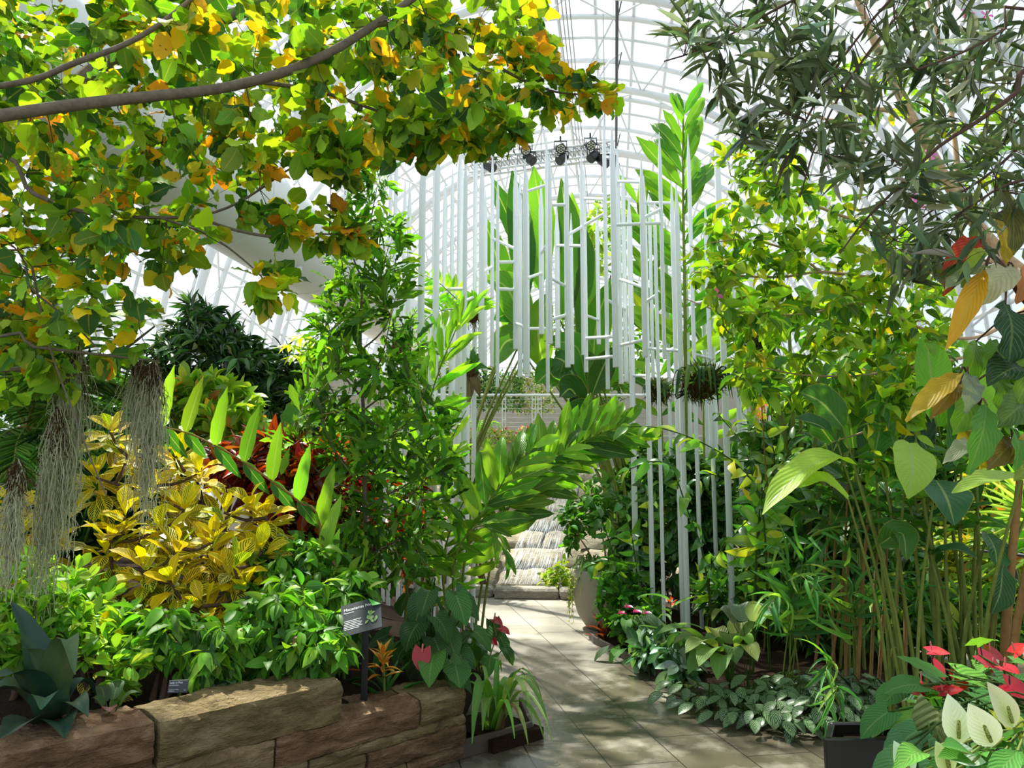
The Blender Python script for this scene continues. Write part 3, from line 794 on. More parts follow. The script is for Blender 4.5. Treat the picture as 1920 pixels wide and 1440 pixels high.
# cross rods that tie neighbouring tubes together
rods = []
RODPX = [(975, 363, 1028, 347), (1038, 384, 1058, 384), (1066, 442, 1090, 425), (1095, 422, 1130, 400), (928, 447, 965, 467), (1040, 460, 1087, 461), (1150, 422, 1237, 418),
         (1205, 410, 1232, 392), (1212, 380, 1258, 381), (1168, 340, 1200, 341), (1014, 475, 1026, 458), (932, 492, 962, 491), (935, 542, 960, 543), (985, 523, 1010, 512), (1034, 521, 1062, 538),
         (990, 616, 1043, 616), (1034, 600, 1058, 590), (1100, 634, 1150, 631), (1100, 673, 1150, 668), (1097, 591, 1122, 600), (1160, 523, 1205, 539), (1163, 647, 1204, 637), (1213, 653, 1273, 658), (1180, 704, 1210, 705),
         (768, 542, 868, 542), (740, 410, 763, 397), (903, 512, 921, 500), (775, 666, 812, 655), (1305, 569, 1350, 561), (1358, 516, 1402, 517), (1308, 664, 1328, 672), (970, 605, 984, 615), (1098, 372, 1132, 374), (1143, 562, 1170, 580), (878, 565, 888, 556), (1213, 565, 1228, 553)]
for xa, ya, xb, yb in RODPX:
    def nearest(px, py):
        best = None
        for T in TUBES:
            d = abs(T[5]-px)
            if P(px, py, T[1])[2] > T[2]+.05 and P(px, py, T[1])[2] < T[3]-.2 and (best is None or d < best[0]): best = (d, T)
        return best[1]
    A, B = nearest(xa, ya), nearest(xb, yb)
    if A is B: continue
    a = V3(A[0], A[1], P(xa, ya, A[1])[2]); b = V3(B[0], B[1], P(xb, yb, B[1])[2])
    g = Geo(); g.tube([a, b], .016, 8); g.build('cross_rod', M['white'], sculpt)
# ================================================================ left side planting
def plant(name, loc, label, cat='plant', group=None): return thing(name, loc, label, cat, group)
def soilz(x, y):
    """height of the ground under a point (ray cast on the soil)"""
    best = 0.0
    for n in ('ground_left', 'ground_right', 'ground_back'):
        o = bpy.data.objects[n]
        ok, p, _, _ = o.ray_cast(Vector((x, y, 6))-o.location, Vector((0, 0, -1)))
        if ok: best = max(best, p.z+o.location.z)
    return best
def at(px, py, Y):
    """ground point below what is seen at px, py, Y"""
    p = P(px, py, Y); return V3(p[0], p[1], soilz(p[0], p[1])-.01)
bpy.context.view_layer.update()
# ---- the big ageing tree whose boughs fill the upper left
C_AGE = pal((5.0, '#6b9426', .28, 0, .95), (4.2, '#93b52c', .22, 0, 1.), (3.0, '#3f6a30', .25, 0, .95), (1.3, '#eebc22', .12, 0, .4), (.7, '#dd9420', .15, 0, .1), (.8, '#c6bd30', .2, 0, .6))
t = plant('yellowing_tree', V3(-3.9, 3.2, .5), 'spreading tree with green, yellow and orange leaves overhead on the left', 'tree')
sk = Skel(); gb = Geo()
tk = V3(-3.9, 3.2, .5)
limb(gb, sk, [tk, V3(-3.85, 3.2, 1.4), V3(-3.7, 3.25, 2.3), V3(-3.4, 3.3, 3.0)], [.13, .11, .09, .07], seg=10)
gb.build('trunk', M['bark'], t)
LIMBS = [([V3(-3.7, 3.25, 2.4)]+PL([(-120, 238, 3.0), (-30, 222, 3.0), (130, 198, 3.1), (270, 182, 3.2), (400, 168, 3.25), (490, 148, 3.2), (560, 125, 3.2), (630, 92, 3.25), (700, 48, 3.3), (790, -15, 3.4), (860, -80, 3.5)]), [.05, .038, .034, .030, .028, .027, .025, .023, .020, .018, .015]),
         ([V3(-3.75, 3.2, 2.0)]+PL([(-60, 305, 3.4), (60, 362, 3.4), (130, 390, 3.4), (200, 405, 3.45), (300, 408, 3.5), (370, 405, 3.5), (430, 388, 3.6), (480, 360, 3.6), (530, 325, 3.7), (590, 290, 3.8)]), [.03, .017, .015, .013, .011, .010, .008, .006, .005]),
         ([V3(-3.5, 3.3, 2.8)]+PL([(60, 200, 4.2), (180, 128, 4.5), (240, 98, 4.5), (320, 72, 4.6), (400, 42, 4.6), (480, 10, 4.7), (560, -40, 4.8)]), [.06, .05, .048, .046, .044, .042, .04]),
         (PL([(-60, 170, 3.1), (60, 150, 3.1), (140, 118, 3.1), (230, 85, 3.15), (300, 45, 3.2), (370, -10, 3.3)]), [.014, .013, .012, .011, .01]),
         (PL([(700, 48, 3.8), (790, 42, 3.9), (880, 85, 4.0), (960, 140, 4.1), (1040, 172, 4.2), (1125, 178, 4.2)]), [.013, .011, .010, .008, .006, .004]),
         (PL([(480, 152, 3.5), (600, 172, 3.6), (700, 205, 3.6), (800, 240, 3.7), (900, 250, 3.8), (970, 255, 3.8)]), [.012, .010, .008, .006, .005, .003]),
         (PL([(370, 405, 3.5), (430, 428, 3.5), (510, 444, 3.5), (560, 438, 3.5), (640, 440, 3.6)]), [.008, .008, .007, .005, .004]),
         (PL([(300, 408, 3.5), (390, 440, 3.5), (460, 490, 3.5), (515, 545, 3.5)]), [.006, .005, .004, .003]),
         ([V3(-3.85, 3.2, 1.5)]+PL([(-40, 640, 3.6), (60, 650, 3.6), (160, 662, 3.7), (250, 672, 3.7), (300, 678, 3.7)]), [.02, .011, .009, .008, .004]),
         (PL([(-40, 695, 4.0), (60, 692, 4.0), (130, 695, 4.0), (190, 682, 4.0), (240, 650, 4.0), (290, 612, 4.0)]), [.016, .014, .013, .011, .009, .005]),
         ([V3(-3.8, 3.2, 1.9)]+PL([(-30, 470, 3.7), (60, 545, 3.7), (130, 600, 3.7), (180, 650, 3.7)]), [.02, .008, .006, .004]),
         (PL([(60, 500, 3.6), (90, 640, 3.6), (140, 780, 3.6), (170, 860, 3.6), (200, 930, 3.6)]), [.006, .005, .004, .003])]
for pts, r in LIMBS:
    gb = Geo(); limb(gb, sk, pts, r, seg=8); gb.build('bough', M['bark'], t)
gb = Geo(); gl = Geo()
A1 = [(-60, -60), (1000, -60), (1030, 50), (1000, 130), (960, 190), (880, 250), (760, 265), (650, 310), (560, 300), (500, 310), (400, 380), (370, 480), (310, 570), (250, 610), (120, 600), (60, 640), (-60, 640)]
tg = np.vstack([samp_poly(A1, 500, 3.15, 5.0), samp_poly([(700, 190), (960, 190), (990, 260), (900, 290), (790, 290), (700, 300)], 50, 3.5, 4.2),
                samp_poly([(980, 130), (1100, 140), (1165, 175), (1120, 215), (1000, 205)], 16, 4.0, 4.3), samp_poly([(960, 30), (1020, 20), (1030, 110), (970, 150)], 10, 4.0, 4.3),
                samp_poly([(440, 370), (560, 350), (560, 460), (470, 450)], 8, 3.4, 3.7), samp_poly([(590, 400), (680, 410), (670, 470), (600, 450)], 7, 3.5, 3.7), samp_poly([(470, 510), (540, 500), (540, 570), (490, 570)], 6, 3.4, 3.6),
                samp_poly([(0, 600), (260, 560), (320, 640), (200, 700), (0, 760)], 24, 3.6, 4.2), samp_poly([(560, 250), (720, 240), (690, 330), (580, 330)], 26, 3.4, 4.0)])
grow(gb, gl, sk, tg, T_OVN, C_AGE, L=(.075, .135), wr=.74, per=(6, 10), t0=.15, sag=.02, droop=.30, spread=1.1, up=.8, rmax=.006, petiole=.02)
gb.build('twig_growth', M['barkd'], t); gl.build('foliage', M['leafy'], t)
# ---- hanging grey moss
def moss(px, y0, y1, wpx, Y, label, n=150):
    top = P(px, y0, Y); bot = P(px, y1, Y); H = top[2]-bot[2]; s = Y/F
    t = plant('hanging_moss', top, label, 'moss', 'clumps of hanging moss')
    for part, N, hh in (('strands', n, 1.0), ('tuft', n//3, .35)):
        g = Geo()
        for i in range(N):
            h = H*hh*U(.55, 1.0) if U(0, 1) < .7 else H*hh*U(.2, .6)
            st = U(0, .35)*H*(1 if part == 'strands' else .2)
            x0 = R_.normal(0, .26)*wpx*s; yy = R_.normal(0, .22)*wpx*s
            k = max(7, int(h/.045)); z = np.linspace(0, -h, k)
            dx = np.cumsum(R_.normal(0, .0085, k)); dy = np.cumsum(R_.normal(0, .0085, k))
            dep = st-z; nar = .25+.75*np.minimum(1, dep/.28); p = np.c_[top[0]+x0*nar*(1+.2*np.linspace(0, 1, k))+dx, top[1]+yy*nar+dy, top[2]-dep]
            g.tube(p, U(.0012, .0026), 3, cap=False)
            for q in range(1, k-1):      # short curled side hairs
                a = p[q]; d = norm(R_.normal(0, 1, 3)+V3(0, 0, -.5))*U(.015, .045)
                g.tube([a, a+d, a+d*1.2+V3(0, 0, -.02)], .0011, 3, cap=False)
        g.build(part, M['moss'] if part == 'strands' else M['root'], t)
moss(142, 640, 960, 44, 4.0, 'longest grey moss curtain hanging in front of the palm, under the bough', 130)
moss(108, 760, 1100, 42, 3.9, 'grey moss clump trailing lowest, in front of the yellow shrub at far left', 120)
moss(262, 670, 830, 44, 4.05, 'thin pale moss tuft hanging just left of the tall moss strip', 80)
moss(288, 675, 935, 36, 3.95, 'narrow tall moss strip hanging over the yellow variegated shrub', 130)
moss(35, 860, 1085, 34, 3.7, 'short brownish moss clump at the left border of the view', 90)
# ---- palm behind
t = plant('feather_palm', at(60, 900, 7.2), 'green feather palm behind the hanging moss', 'palm')
pb = at(60, 900, 7.2); crown = P(50, 800, 7.2)
g = Geo(); g.tube(curve([pb, (pb+crown)/2+V3(.05, 0, 0), crown], 12), [.13, .11, .09], 10); g.build('trunk', M['caneb'], t)
C_PALM = pal((3, '#4f7a2c', .25), (2, '#6f9a38', .25), (1, '#2f5a2a', .25))
for tip, sagp in (((150, 430, 6.4), (90, 560)), ((75, 470, 7.6), (55, 620)), ((270, 700, 6.8), (180, 690)), ((240, 870, 6.2), (170, 780)), ((170, 985, 6.4), (130, 850)), ((20, 960, 6.0), (30, 860)), ((-80, 700, 6.8), (0, 740)), ((-60, 900, 6.4), (0, 840)), ((210, 560, 8.0), (130, 650)), ((330, 790, 7.6), (200, 740)), ((110, 690, 6.0), (80, 730)), ((-20, 520, 7.4), (10, 640))):
    gs = Geo(); gl = Geo()
    pinnate(gs, gl, [crown, P(sagp[0], sagp[1]-20, (7.2+tip[2])/2), P(*tip)], 34, (.45, .62), .055, T_PALM, C_PALM, t=(.12, 1), ang=(1.25, .45), lift=.05, r=(.018, .004), prof=[.5, 1, 1, .7, .35], droop=.35, jit=.06)
    f = gs.build('frond', M['cane'], t); gl.build('leaflets', M['leafm'], f)
# ---- yellow variegated crotons
C_CRO_T = pal((6, '#ffdc14', .05, 0, 1.0), (2, '#ffe23a', .05, 0, .75), (3, '#f4dc2a', .08, 0, .5), (1, '#c8d43a', .1, 0, .5))
C_CRO_L = pal((4, '#f4dc3a', .08, 0, .2), (2, '#ecdf7a', .08, 0, .2), (1.2, '#fbe02a', .08, 0, .6), (1, '#d8c04a', .1, 0, .3))
def croton(name, base, heads, label, Lr=(.15, .23), n=(16, 22), skirt=True):
    t = plant(name, base, label, 'shrub')
    sk = Skel(); g = Geo()
    limb(g, sk, [base, base+V3(0, 0, .25)], [.03, .025])
    g.build('trunk', M['barkd'], t)
    heads = [np.asarray(P(*h)) for h in heads]
    for h in sorted(heads, key=lambda q: q[2]):
        d = ((sk.P-h)**2).sum(1); q = sk.P[np.argmin(d)]
        gs = Geo(); c = limb(gs, sk, [q, (q+h)/2+V3(0, 0, -.04), h+V3(0, 0, -.02)], [.012, .008], n=7)
        s = gs.build('stem', M['barkd'], t)
        ax = norm(V3(R_.normal(0, .25), -.45+R_.normal(0, .2), 1))
        gl = Geo(); k = int(R_.integers(*n))
        whorl(gl, None, h, ax, int(k*.5), Lr, .46, T_CRO, C_CRO_T, el=(1.15, .35))
        whorl(gl, None, h-ax*.06, ax, int(k*.8), (Lr[0]*1.05, Lr[1]*1.1), .46, T_CRO, C_CRO_L, el=(.3, -.7))
        gl.build('leaf_rosette', M['croton'], s)
    return t
croton('variegated_croton', at(330, 1100, 4.75), [(205, 800, 5.2), (240, 850, 5.2), (330, 850, 5.3), (375, 880, 5.3), (180, 890, 5.2), (290, 905, 5.1), (235, 960, 4.8), (205, 1010, 4.75), (300, 985, 4.8), (270, 1060, 4.55), (335, 1020, 4.6), (320, 1085, 4.45), (400, 1010, 4.7), (420, 955, 4.9), (470, 945, 5.0), (500, 965, 5.0), (440, 1060, 4.6), (490, 1030, 4.8), (380, 1130, 4.45), (220, 1110, 4.6), (460, 1100, 4.6), (345, 950, 5.0)],
       'large yellow variegated croton shrub in the middle of the left bed')
croton('variegated_croton', at(40, 1050, 5.6), [(20, 930, 5.6), (75, 950, 5.5), (95, 1000, 5.4), (30, 1000, 5.3), (-30, 960, 5.4), (60, 1060, 5.2)], 'smaller yellow croton behind the moss at far left')
croton('variegated_croton', at(195, 1230, 3.95), [(185, 1190, 4.05), (225, 1215, 4.0), (190, 1235, 3.95)], 'low young croton with striped leaves among the light green shrubs', Lr=(.11, .16), n=(6, 9))
# ---- generic shrub
def shrub(name, base, blobs, label, tms, cf, L, wr, per=(7, 11), mat='leaf', bark='barkd', n=60, trunk=.02, cat='shrub', sag=.05, droop=.3, spread=1.0, up=1.0, t0=.2, nst=4, extra=None, petiole=0.01, rmax=.006):
    """blobs: (px, py, Y, rx_px, ry_px, depth_m, n)"""
    t = plant(name, base, label, cat)
    sk = Skel()
    tg = np.vstack([ell(*b) for b in blobs]); cen = tg.mean(0)
    for k in range(nst):
        g = Geo(); e = tg[R_.integers(len(tg))]; e = base+(e-base)*U(.4, .65)
        b0 = base+V3(R_.normal(0, .05), R_.normal(0, .05), 0)
        limb(g, sk, [b0, (b0+e)/2+V3(0, 0, .1*np.linalg.norm(e-b0)), e], [trunk, trunk*.6, trunk*.35], n=14)
        g.build('stem', M[bark], t)
    gb, gl = Geo(), Geo()
    grow(gb, gl, sk, tg, tms, cf, L=L, wr=wr, per=per, t0=t0, sag=sag, droop=droop, spread=spread, up=up, petiole=petiole, rmax=rmax)
    gb.build('twig_growth', M[bark], t); gl.build('foliage', M[mat], t)
    return t, sk
C_LIME = pal((3, '#80b038', .18), (2, '#9cc444', .18), (1, '#588c32', .2))
shrub('spoon_leaf_shrub', at(60, 1250, 4.0), [(60, 1110, 4.1, 85, 60, .3, 50), (40, 1180, 3.9, 70, 60, .25, 40)], 'light green shrub with spoon-shaped leaves behind the agave', T_OB, C_LIME, (.07, .11), .42, per=(9, 13), t0=.5, droop=.1)
shrub('spoon_leaf_shrub', at(190, 1240, 4.1), [(140, 1130, 4.15, 50, 40, .25, 24), (180, 1190, 4.0, 80, 45, .25, 34), (240, 1250, 3.85, 40, 40, .15, 16)], 'light green shrub with spoon-shaped leaves right of the agave, below the moss', T_OB, C_LIME, (.07, .11), .42, per=(9, 13), t0=.5, droop=.1)
C_JUS = pal((3, '#649c2e', .22), (2, '#4c822a', .22), (1.4, '#88b83c', .2), (.8, '#305e24', .2))
def justicia(base, blobs, label, nfl=5):
    t, sk = shrub('drooping_leaf_shrub', base, blobs, label, T_DROOP, C_JUS, (.085, .14), .40, per=(7, 11), t0=.25, droop=.75, spread=.8, n=50)
    idx = R_.choice(len(sk.P), nfl)
    for i in idx:
        p = sk.P[i]; g = Geo()
        g.leaves(T_TINY, np.repeat(p[None], 9, 0)+np.c_[np.zeros(9), np.zeros(9), np.linspace(0, .05, 9)], norm(R_.normal(0, 1, (9, 3))+V3(0, 0, 1)), V3(0, 0, 1), .022, .012, pal((1, '#d0508c', .2))(9))
        g.build('flower_spike', M['red'], t)
justicia(at(320, 1240, 4.0), [(330, 1180, 4.05, 60, 45, .2, 30), (280, 1160, 4.1, 40, 30, .2, 14), (400, 1215, 3.95, 50, 45, .2, 26)], 'drooping green shrub with tiny pink flowers above the small name tag', 4)
justicia(at(510, 1230, 4.3), [(520, 1150, 4.35, 75, 65, .3, 64), (470, 1215, 4.15, 60, 55, .2, 40), (590, 1205, 4.2, 60, 55, .2, 44)], 'drooping green shrub just above the highest wall stone', 4)
justicia(at(600, 1190, 4.9), [(560, 1050, 5.0, 85, 45, .35, 60), (640, 1095, 4.8, 60, 35, .3, 40), (490, 1080, 4.9, 60, 50, .3, 40), (620, 1150, 4.6, 60, 50, .25, 40)], 'drooping green shrub behind the slate information sign, at the foot of the slender tree', 6)
# ---- blue-green agave on the wall
C_AG = pal((3, '#2b4434', .15), (2, '#385541', .15), (1, '#557048', .15))
t = plant('agave', at(95, 1330, 3.45), 'dark blue-green agave with broad stiff leaves at the left end of the wall', 'agave')
ab = at(95, 1330, 3.45)+V3(0, 0, .04)
AG = [((22, 1130, 3.55), 0.078, .10), ((45, 1215, 3.3), 0.085, .12), ((60, 1200, 3.7), 0.065, .1), ((95, 1200, 3.5), 0.058, .08), ((75, 1330, 3.05), 0.065, .1), ((-10, 1270, 3.1), 0.072, .12), ((0, 1385, 3.0), 0.078, .05), ((120, 1385, 3.12), 0.072, .06), ((165, 1345, 3.3), 0.065, .1), ((185, 1310, 3.6), 0.052, .15), ((140, 1265, 3.15), 0.058, .3), ((-50, 1330, 3.3), 0.078, .15), ((90, 1470, 2.85), .0, .0)]
for tip, hw, arch in AG:
    if hw == 0: continue
    e = P(*tip); m = (ab+e)/2+V3(0, 0, arch*.8)+norm(e-ab)*.02
    g = Geo(); g.blade([ab, m, e], [hw*.7, hw*1.0, hw*1.15, hw*.95, hw*.5, .004], up=norm(V3(-(e-ab)[0]*.6, -(e-ab)[1]*.6, 1.0)), fold=.45, col=C_AG(1)[0], nc=6, ripple=.006, rk=1.5)
    g.build('leaf', M['agave'], t)
C_PRP = pal((2, '#3e5a34', .2, 0, .3), (1, '#6a3a3a', .2, 0, .3), (1, '#4a6a3a', .2, 0, .4))
def lowplant(name, base, tips, hw, label, mat, cf, cat='plant', arch=.06, fold=.3):
    t = plant(name, base, label, cat)
    for tip in tips:
        e = P(*tip); L = np.linalg.norm(e-base); st = base+(e-base)*.35+V3(0, 0, arch)
        gs = Geo(); gs.tube(curve([base, base+(st-base)*.5+V3(0, 0, arch*.4), st], 6), .0035, 5); pet = gs.build('petiole', M['stemd'], t)
        g = Geo(); g.blade([st, (st+e)/2+V3(0, 0, arch*.3), e], [hw*.35, hw*.95, hw, hw*.75, .002], fold=fold, col=cf(1)[0], n=10)
        g.build('leaf', M[mat], t)
    return t
lowplant('purple_leaf_plant', at(205, 1330, 3.5), [(262, 1298, 3.55), (185, 1285, 3.6), (205, 1335, 3.4), (170, 1310, 3.5), (225, 1275, 3.7)], .032, 'small plant with red-ribbed dark leaves on the wall right of the agave', 'leafv', C_PRP)
lowplant('prayer_plant', at(400, 1290, 3.95), [(462, 1225, 4.1), (412, 1300, 3.85), (440, 1285, 3.9), (365, 1290, 3.9), (375, 1250, 4.1), (385, 1265, 4.0)], .045, 'round-leaved prayer plant behind the wall right of the small name tag', 'zebra', pal((1, '#33582f', .2, 0, .35), (1, '#4a743a', .2, 0, .4)))
# ---- small name tag
tg0 = at(334, 1300, 3.72)
t = plant('name_tag', tg0, 'small dark name tag reading Lady in Pink on a stake behind the wall', 'sign')
c = P(334, 1287, 3.70); tilt = norm(V3(0, -1, .35)); ex = V3(1, 0, .03); ez = norm(np.cross(ex, -tilt)); ez = ez if ez[2] > 0 else -ez
Rt = np.stack([norm(ex), -tilt, ez], 1)
g = Geo(); g.box(c, (.092, .004, .056), rot=Rt, bev=.0015); g.build('panel', M['sign'], t, smooth=False)
g = Geo(); g.tube([c-ez*.01+V3(0, .006, 0), tg0+V3(0, .01, 0)], .004, 5); g.build('stake', M['black'], t)
def text(s, size, pos, R, parent, mat='ink', name='lettering'):
    cu = bpy.data.curves.new(name, 'FONT'); cu.body = s; cu.size = size; cu.extrude = 0
    tmp = bpy.data.objects.new(name, cu); COL.objects.link(tmp)
    dg = bpy.context.evaluated_depsgraph_get(); me = bpy.data.meshes.new_from_object(tmp.evaluated_get(dg))
    bpy.data.objects.remove(tmp)
    v = np.array([q.co[:] for q in me.vertices]); pos = np.asarray(pos)
    if not len(v): return
    R = np.asarray(R); w = pos+v[:, :1]*R[:, 0]+v[:, 1:2]*R[:, 2]-R[:, 1]*.0006*(1 if R[:, 1][1] > 0 else -1)
    g = Geo()
    tri = [p.vertices[:] for p in me.polygons]
    T = [x for p in tri for x in [(p[0], p[i], p[i+1]) for i in range(1, len(p)-1)]]
    g.add(w, T=T); return g.build(name, M[mat], parent, smooth=False)
fr = c+tilt*.0028
def tline(s, sz, dx, dz): text(s, sz, fr+Rt[:, 0]*dx+Rt[:, 2]*dz, Rt, t)
tline('Lady in Pink', .0125, -.040, .0125); tline('Justicia brasiliana', .0065, -.040, .0035)
tline('South America Plants', .0052, -.040, -.0155); tline('Acanthaceae', .0052, -.040, -.0215); tline('19-01', .0052, .028, -.0185)
# ---- slate information sign on a post
sb = at(690, 1290, 4.35)
t = plant('information_sign', sb, 'tilted slate information sign with green folded corner on a black post', 'sign')
tl, trr, br_, bl = P(630, 1141, 4.42), P(704, 1121, 4.42), P(725, 1174, 4.28), P(652, 1191, 4.28)
ex = norm(trr-tl); ez = norm((tl-bl)-ex*np.dot(tl-bl, ex)); nn = np.cross(ex, ez); nn = nn if nn[1] < 0 else -nn
cs = (tl+trr+br_+bl)/4; Wd, Hd = np.linalg.norm(trr-tl), np.linalg.norm(tl-bl)
def sp(u, v, o=0.0): return cs+ex*(u-.5)*Wd+ez*(v-.5)*Hd+nn*o
out = [(0, 0), (1, 0), (1, .72), (.70, 1.0), (0, 1.0)]
g = Geo(); fr_ = [sp(u, v, .004) for u, v in out]; bk_ = [sp(u, v, -.004) for u, v in out]
g.add(np.array(fr_+bk_), T=[(0, 1, 2), (0, 2, 3), (0, 3, 4), (7, 6, 5), (8, 7, 5), (9, 8, 5)], Q=[(i, i+5, (i+1) % 5+5, (i+1) % 5) for i in range(5)])
g.build('panel', M['sign'], t, smooth=False)
g = Geo(); a = [sp(.70, 1.0, .005), sp(1, .72, .005), sp(.80, .70, .012)]; g.add(np.array(a+[q+nn*.004 for q in a]), T=[(0, 1, 2), (5, 4, 3)], Q=[(0, 3, 4, 1), (1, 4, 5, 2), (2, 5, 3, 0)]); o = g.build('folded_corner', M['signgreen'], t, smooth=False); o['label'] = 'bright green folded corner'
g = Geo(); g.box((sp(.45, .1, -.02)+sb)/2+V3(0, .01, 0), (.035, .02, np.linalg.norm(sp(.45, .1)-sb)), bev=.003); g.build('post', M['black'], t, smooth=False)
Rs = np.stack([ex, -nn, ez], 1)
def sline(s, sz, u, v): text(s, sz, sp(u, v, .0052), Rs, t)
sline('Macadamia Nut', .026, .07, .77); sline('Macadamia', .013, .07, .69)
for k, (a, b) in enumerate(((.07, .50), (.07, .46), (.07, .52), (.07, .5), (.07, .53), (.07, .44))):
    g = Geo(); v = .44-.052*k; g.add([sp(a, v, .0052), sp(b, v, .0052), sp(b, v+.016, .0052), sp(a, v+.016, .0052)], Q=[(0, 1, 2, 3)]); g.build('text_line', M['ink'], t, smooth=False)
g = Geo()
for k in range(13):
    a = sp(.80+U(-.14, .12), .42+U(-.12, .14), .0055+k*.0002); d = norm(ex*R_.normal()+ez*R_.normal())
    g.leaves([tmpl('elliptic', nl=4, curl=0, fold=0)], a[None], d[None], nn[None], .03, .015, pal((1, '#6f9a62', .25), (1, '#8fae72', .2))(1))
g.build('printed_plant', M['leafm'], t)
# ---- bromeliads and anthuriums beside the sign
def bromeliad(base, top, nl, Ll, label, c1, c2, Lf=.14):
    t = plant('bromeliad', base, label, 'bromeliad')
    gl = Geo(); whorl(gl, None, base+V3(0, 0, .06), V3(0, 0, 1), nl, Ll, .13, T_ST, c1, el=(1.1, .25)); gl.build('leaves', M['leafg'], t)
    gs = Geo(); gs.tube([base, top], .008, 6); s = gs.build('flower_stalk', M['cane'], t)
    gf = Geo(); whorl(gf, None, top, V3(0, 0, 1), 13, (Lf*.7, Lf), .28, T_LN, c2, el=(1.35, .25)); whorl(gf, None, top-V3(0, 0, .05), V3(0, 0, 1), 8, (Lf*.7, Lf), .3, T_LN, c2, el=(1.0, .1)); gf.build('flower_head', M['red'], s)
C_BR = pal((2, '#2c5a2c', .2), (1, '#3e7238', .2))
bromeliad(at(722, 1285, 4.58), P(718, 1228, 4.45), 16, (.24, .34), 'orange bromeliad in front of the slate sign, above the wall', C_BR, pal((2, '#e0962a', .15), (1, '#e8b84a', .15)), .12)
bromeliad(at(645, 1280, 4.75), P(640, 1220, 4.6), 12, (.2, .3), 'rusty orange bromeliad left of the sign post, half hidden by drooping leaves', C_BR, pal((2, '#c05a20', .2), (1, '#a03a1c', .2)), .13)
C_ANT = pal((3, '#2b5426', .18), (2, '#3b6a2c', .18), (.6, '#4a8238', .15))
def heart_leaf(t, base, e, L, W, cf, mat='leafv', tilt=None, r=.004):
    """a petiole with one heart-shaped leaf; e is where the blade joins, tilt the blade direction"""
    gs = Geo(); gs.tube(curve([base, base+(e-base)*.55+V3(0, 0, .12*np.linalg.norm(e-base)), e], 8), r, 5); s = gs.build('petiole', M['stemd'], t)
    d = tilt if tilt is not None else norm((e-base)*V3(1, 1, 0)+V3(R_.normal(0, .1), R_.normal(0, .1)-.1, -.25*np.linalg.norm(e-base)-.02))
    gl = Geo(); nrm = norm(V3(d[0]*.5, d[1]*.5-.25, 1)+R_.normal(0, .15, 3)); gl.leaves(T_HT, e[None], d[None], nrm[None], L, W, cf(1)); gl.build('leaf', M[mat], s)
def spathe_flower(t, base, e, L, W, d, cf, sp_col, mat='red', nrm=None, spl=.07, sdir=None, spr=.006, stem='stemd'):
    gs = Geo(); gs.tube(curve([base, (base+e)/2+V3(0, 0, .04), e], 8), .0035, 5); s = gs.build('flower_stalk', M[stem], t)
    gl = Geo(); nrm = V3(0, -.4, 1) if nrm is None else nrm
    gl.leaves([tmpl('heart' if mat == 'red' else 'ovate', nl=8, curl=.25, fold=.5, nc=4)], e[None], np.asarray(d, float)[None], np.asarray(nrm, float)[None], L, W, cf(1)); gl.build('spathe', M[mat], s)
    g = Geo(); sd = norm(V3(.1, -.1, 1) if sdir is None else sdir); q = e+np.asarray(nrm)/np.linalg.norm(nrm)*.006+norm(d)*L*.12
    g.tube([q, q+sd*spl*.3, q+sd*spl*.9, q+sd*spl], [spr*.8, spr, spr*.8, spr*.3], 8); g.build('spadix', sp_col, s)
M['spx_red'] = solid('spadix_pink', '#d87a7a', .5); M['spx_dark'] = solid('spadix_dark', '#4a2422', .7)
def mat_spadix():
    m, nt = newmat('spadix_knobbly'); b = NB(nt)
    vo = b.n('ShaderNodeTexVoronoi', Scale=260); b.put(vo.inputs['Vector'], b.geo())
    c = b.mix(vo.outputs['Distance'], lin('#b9bf5a'), lin('#1d2a12'))
    b.out(b.n('ShaderNodeBsdfPrincipled', Base__Color=c, Roughness=.7)); return m
M['spx_lily'] = mat_spadix()
C_RED = pal((2, '#c4182c', .12), (1, '#c83444', .12)); C_CRIM = pal((1, '#b0182c', .15))
base = at(800, 1270, 4.95); t = plant('anthurium', base, 'dark-leaved anthurium with one red flower above the wall end', 'anthurium')
for k in range(46):
    px, py = R_.normal(800, 48), R_.normal(1190, 42)
    if not (725 < px < 895 and 1105 < py < 1275): continue
    e = P(px, py, 4.95+U(-.3, .45)); heart_leaf(t, base+R_.normal(0, .05, 3)*V3(1, 1, 0), e, U(.16, .25), U(.12, .17), C_ANT)
spathe_flower(t, base, P(792, 1218, 4.6), .12, .11, V3(-.05, -.3, -.7), C_RED, M['spx_red'], nrm=V3(0, -1, .2), spl=.05)
base = at(905, 1230, 6.2); t = plant('anthurium', base, 'anthurium with small crimson flowers leaning over the left path border', 'anthurium')
for px, py in ((945, 1215), (920, 1230), (900, 1200), (935, 1190), (910, 1180), (890, 1215), (925, 1165), (880, 1190)):
    heart_leaf(t, base, P(px, py, 6.2+U(-.3, .3)), U(.14, .22), U(.10, .14), C_ANT)
for px, py in ((925, 1161), (938, 1178), (915, 1198), (845, 1128), (862, 1190)):
    spathe_flower(t, base, P(px, py, 6.1), .10, .075, V3(.5, -.4, -.2), C_CRIM, M['spx_red'], spl=.05)
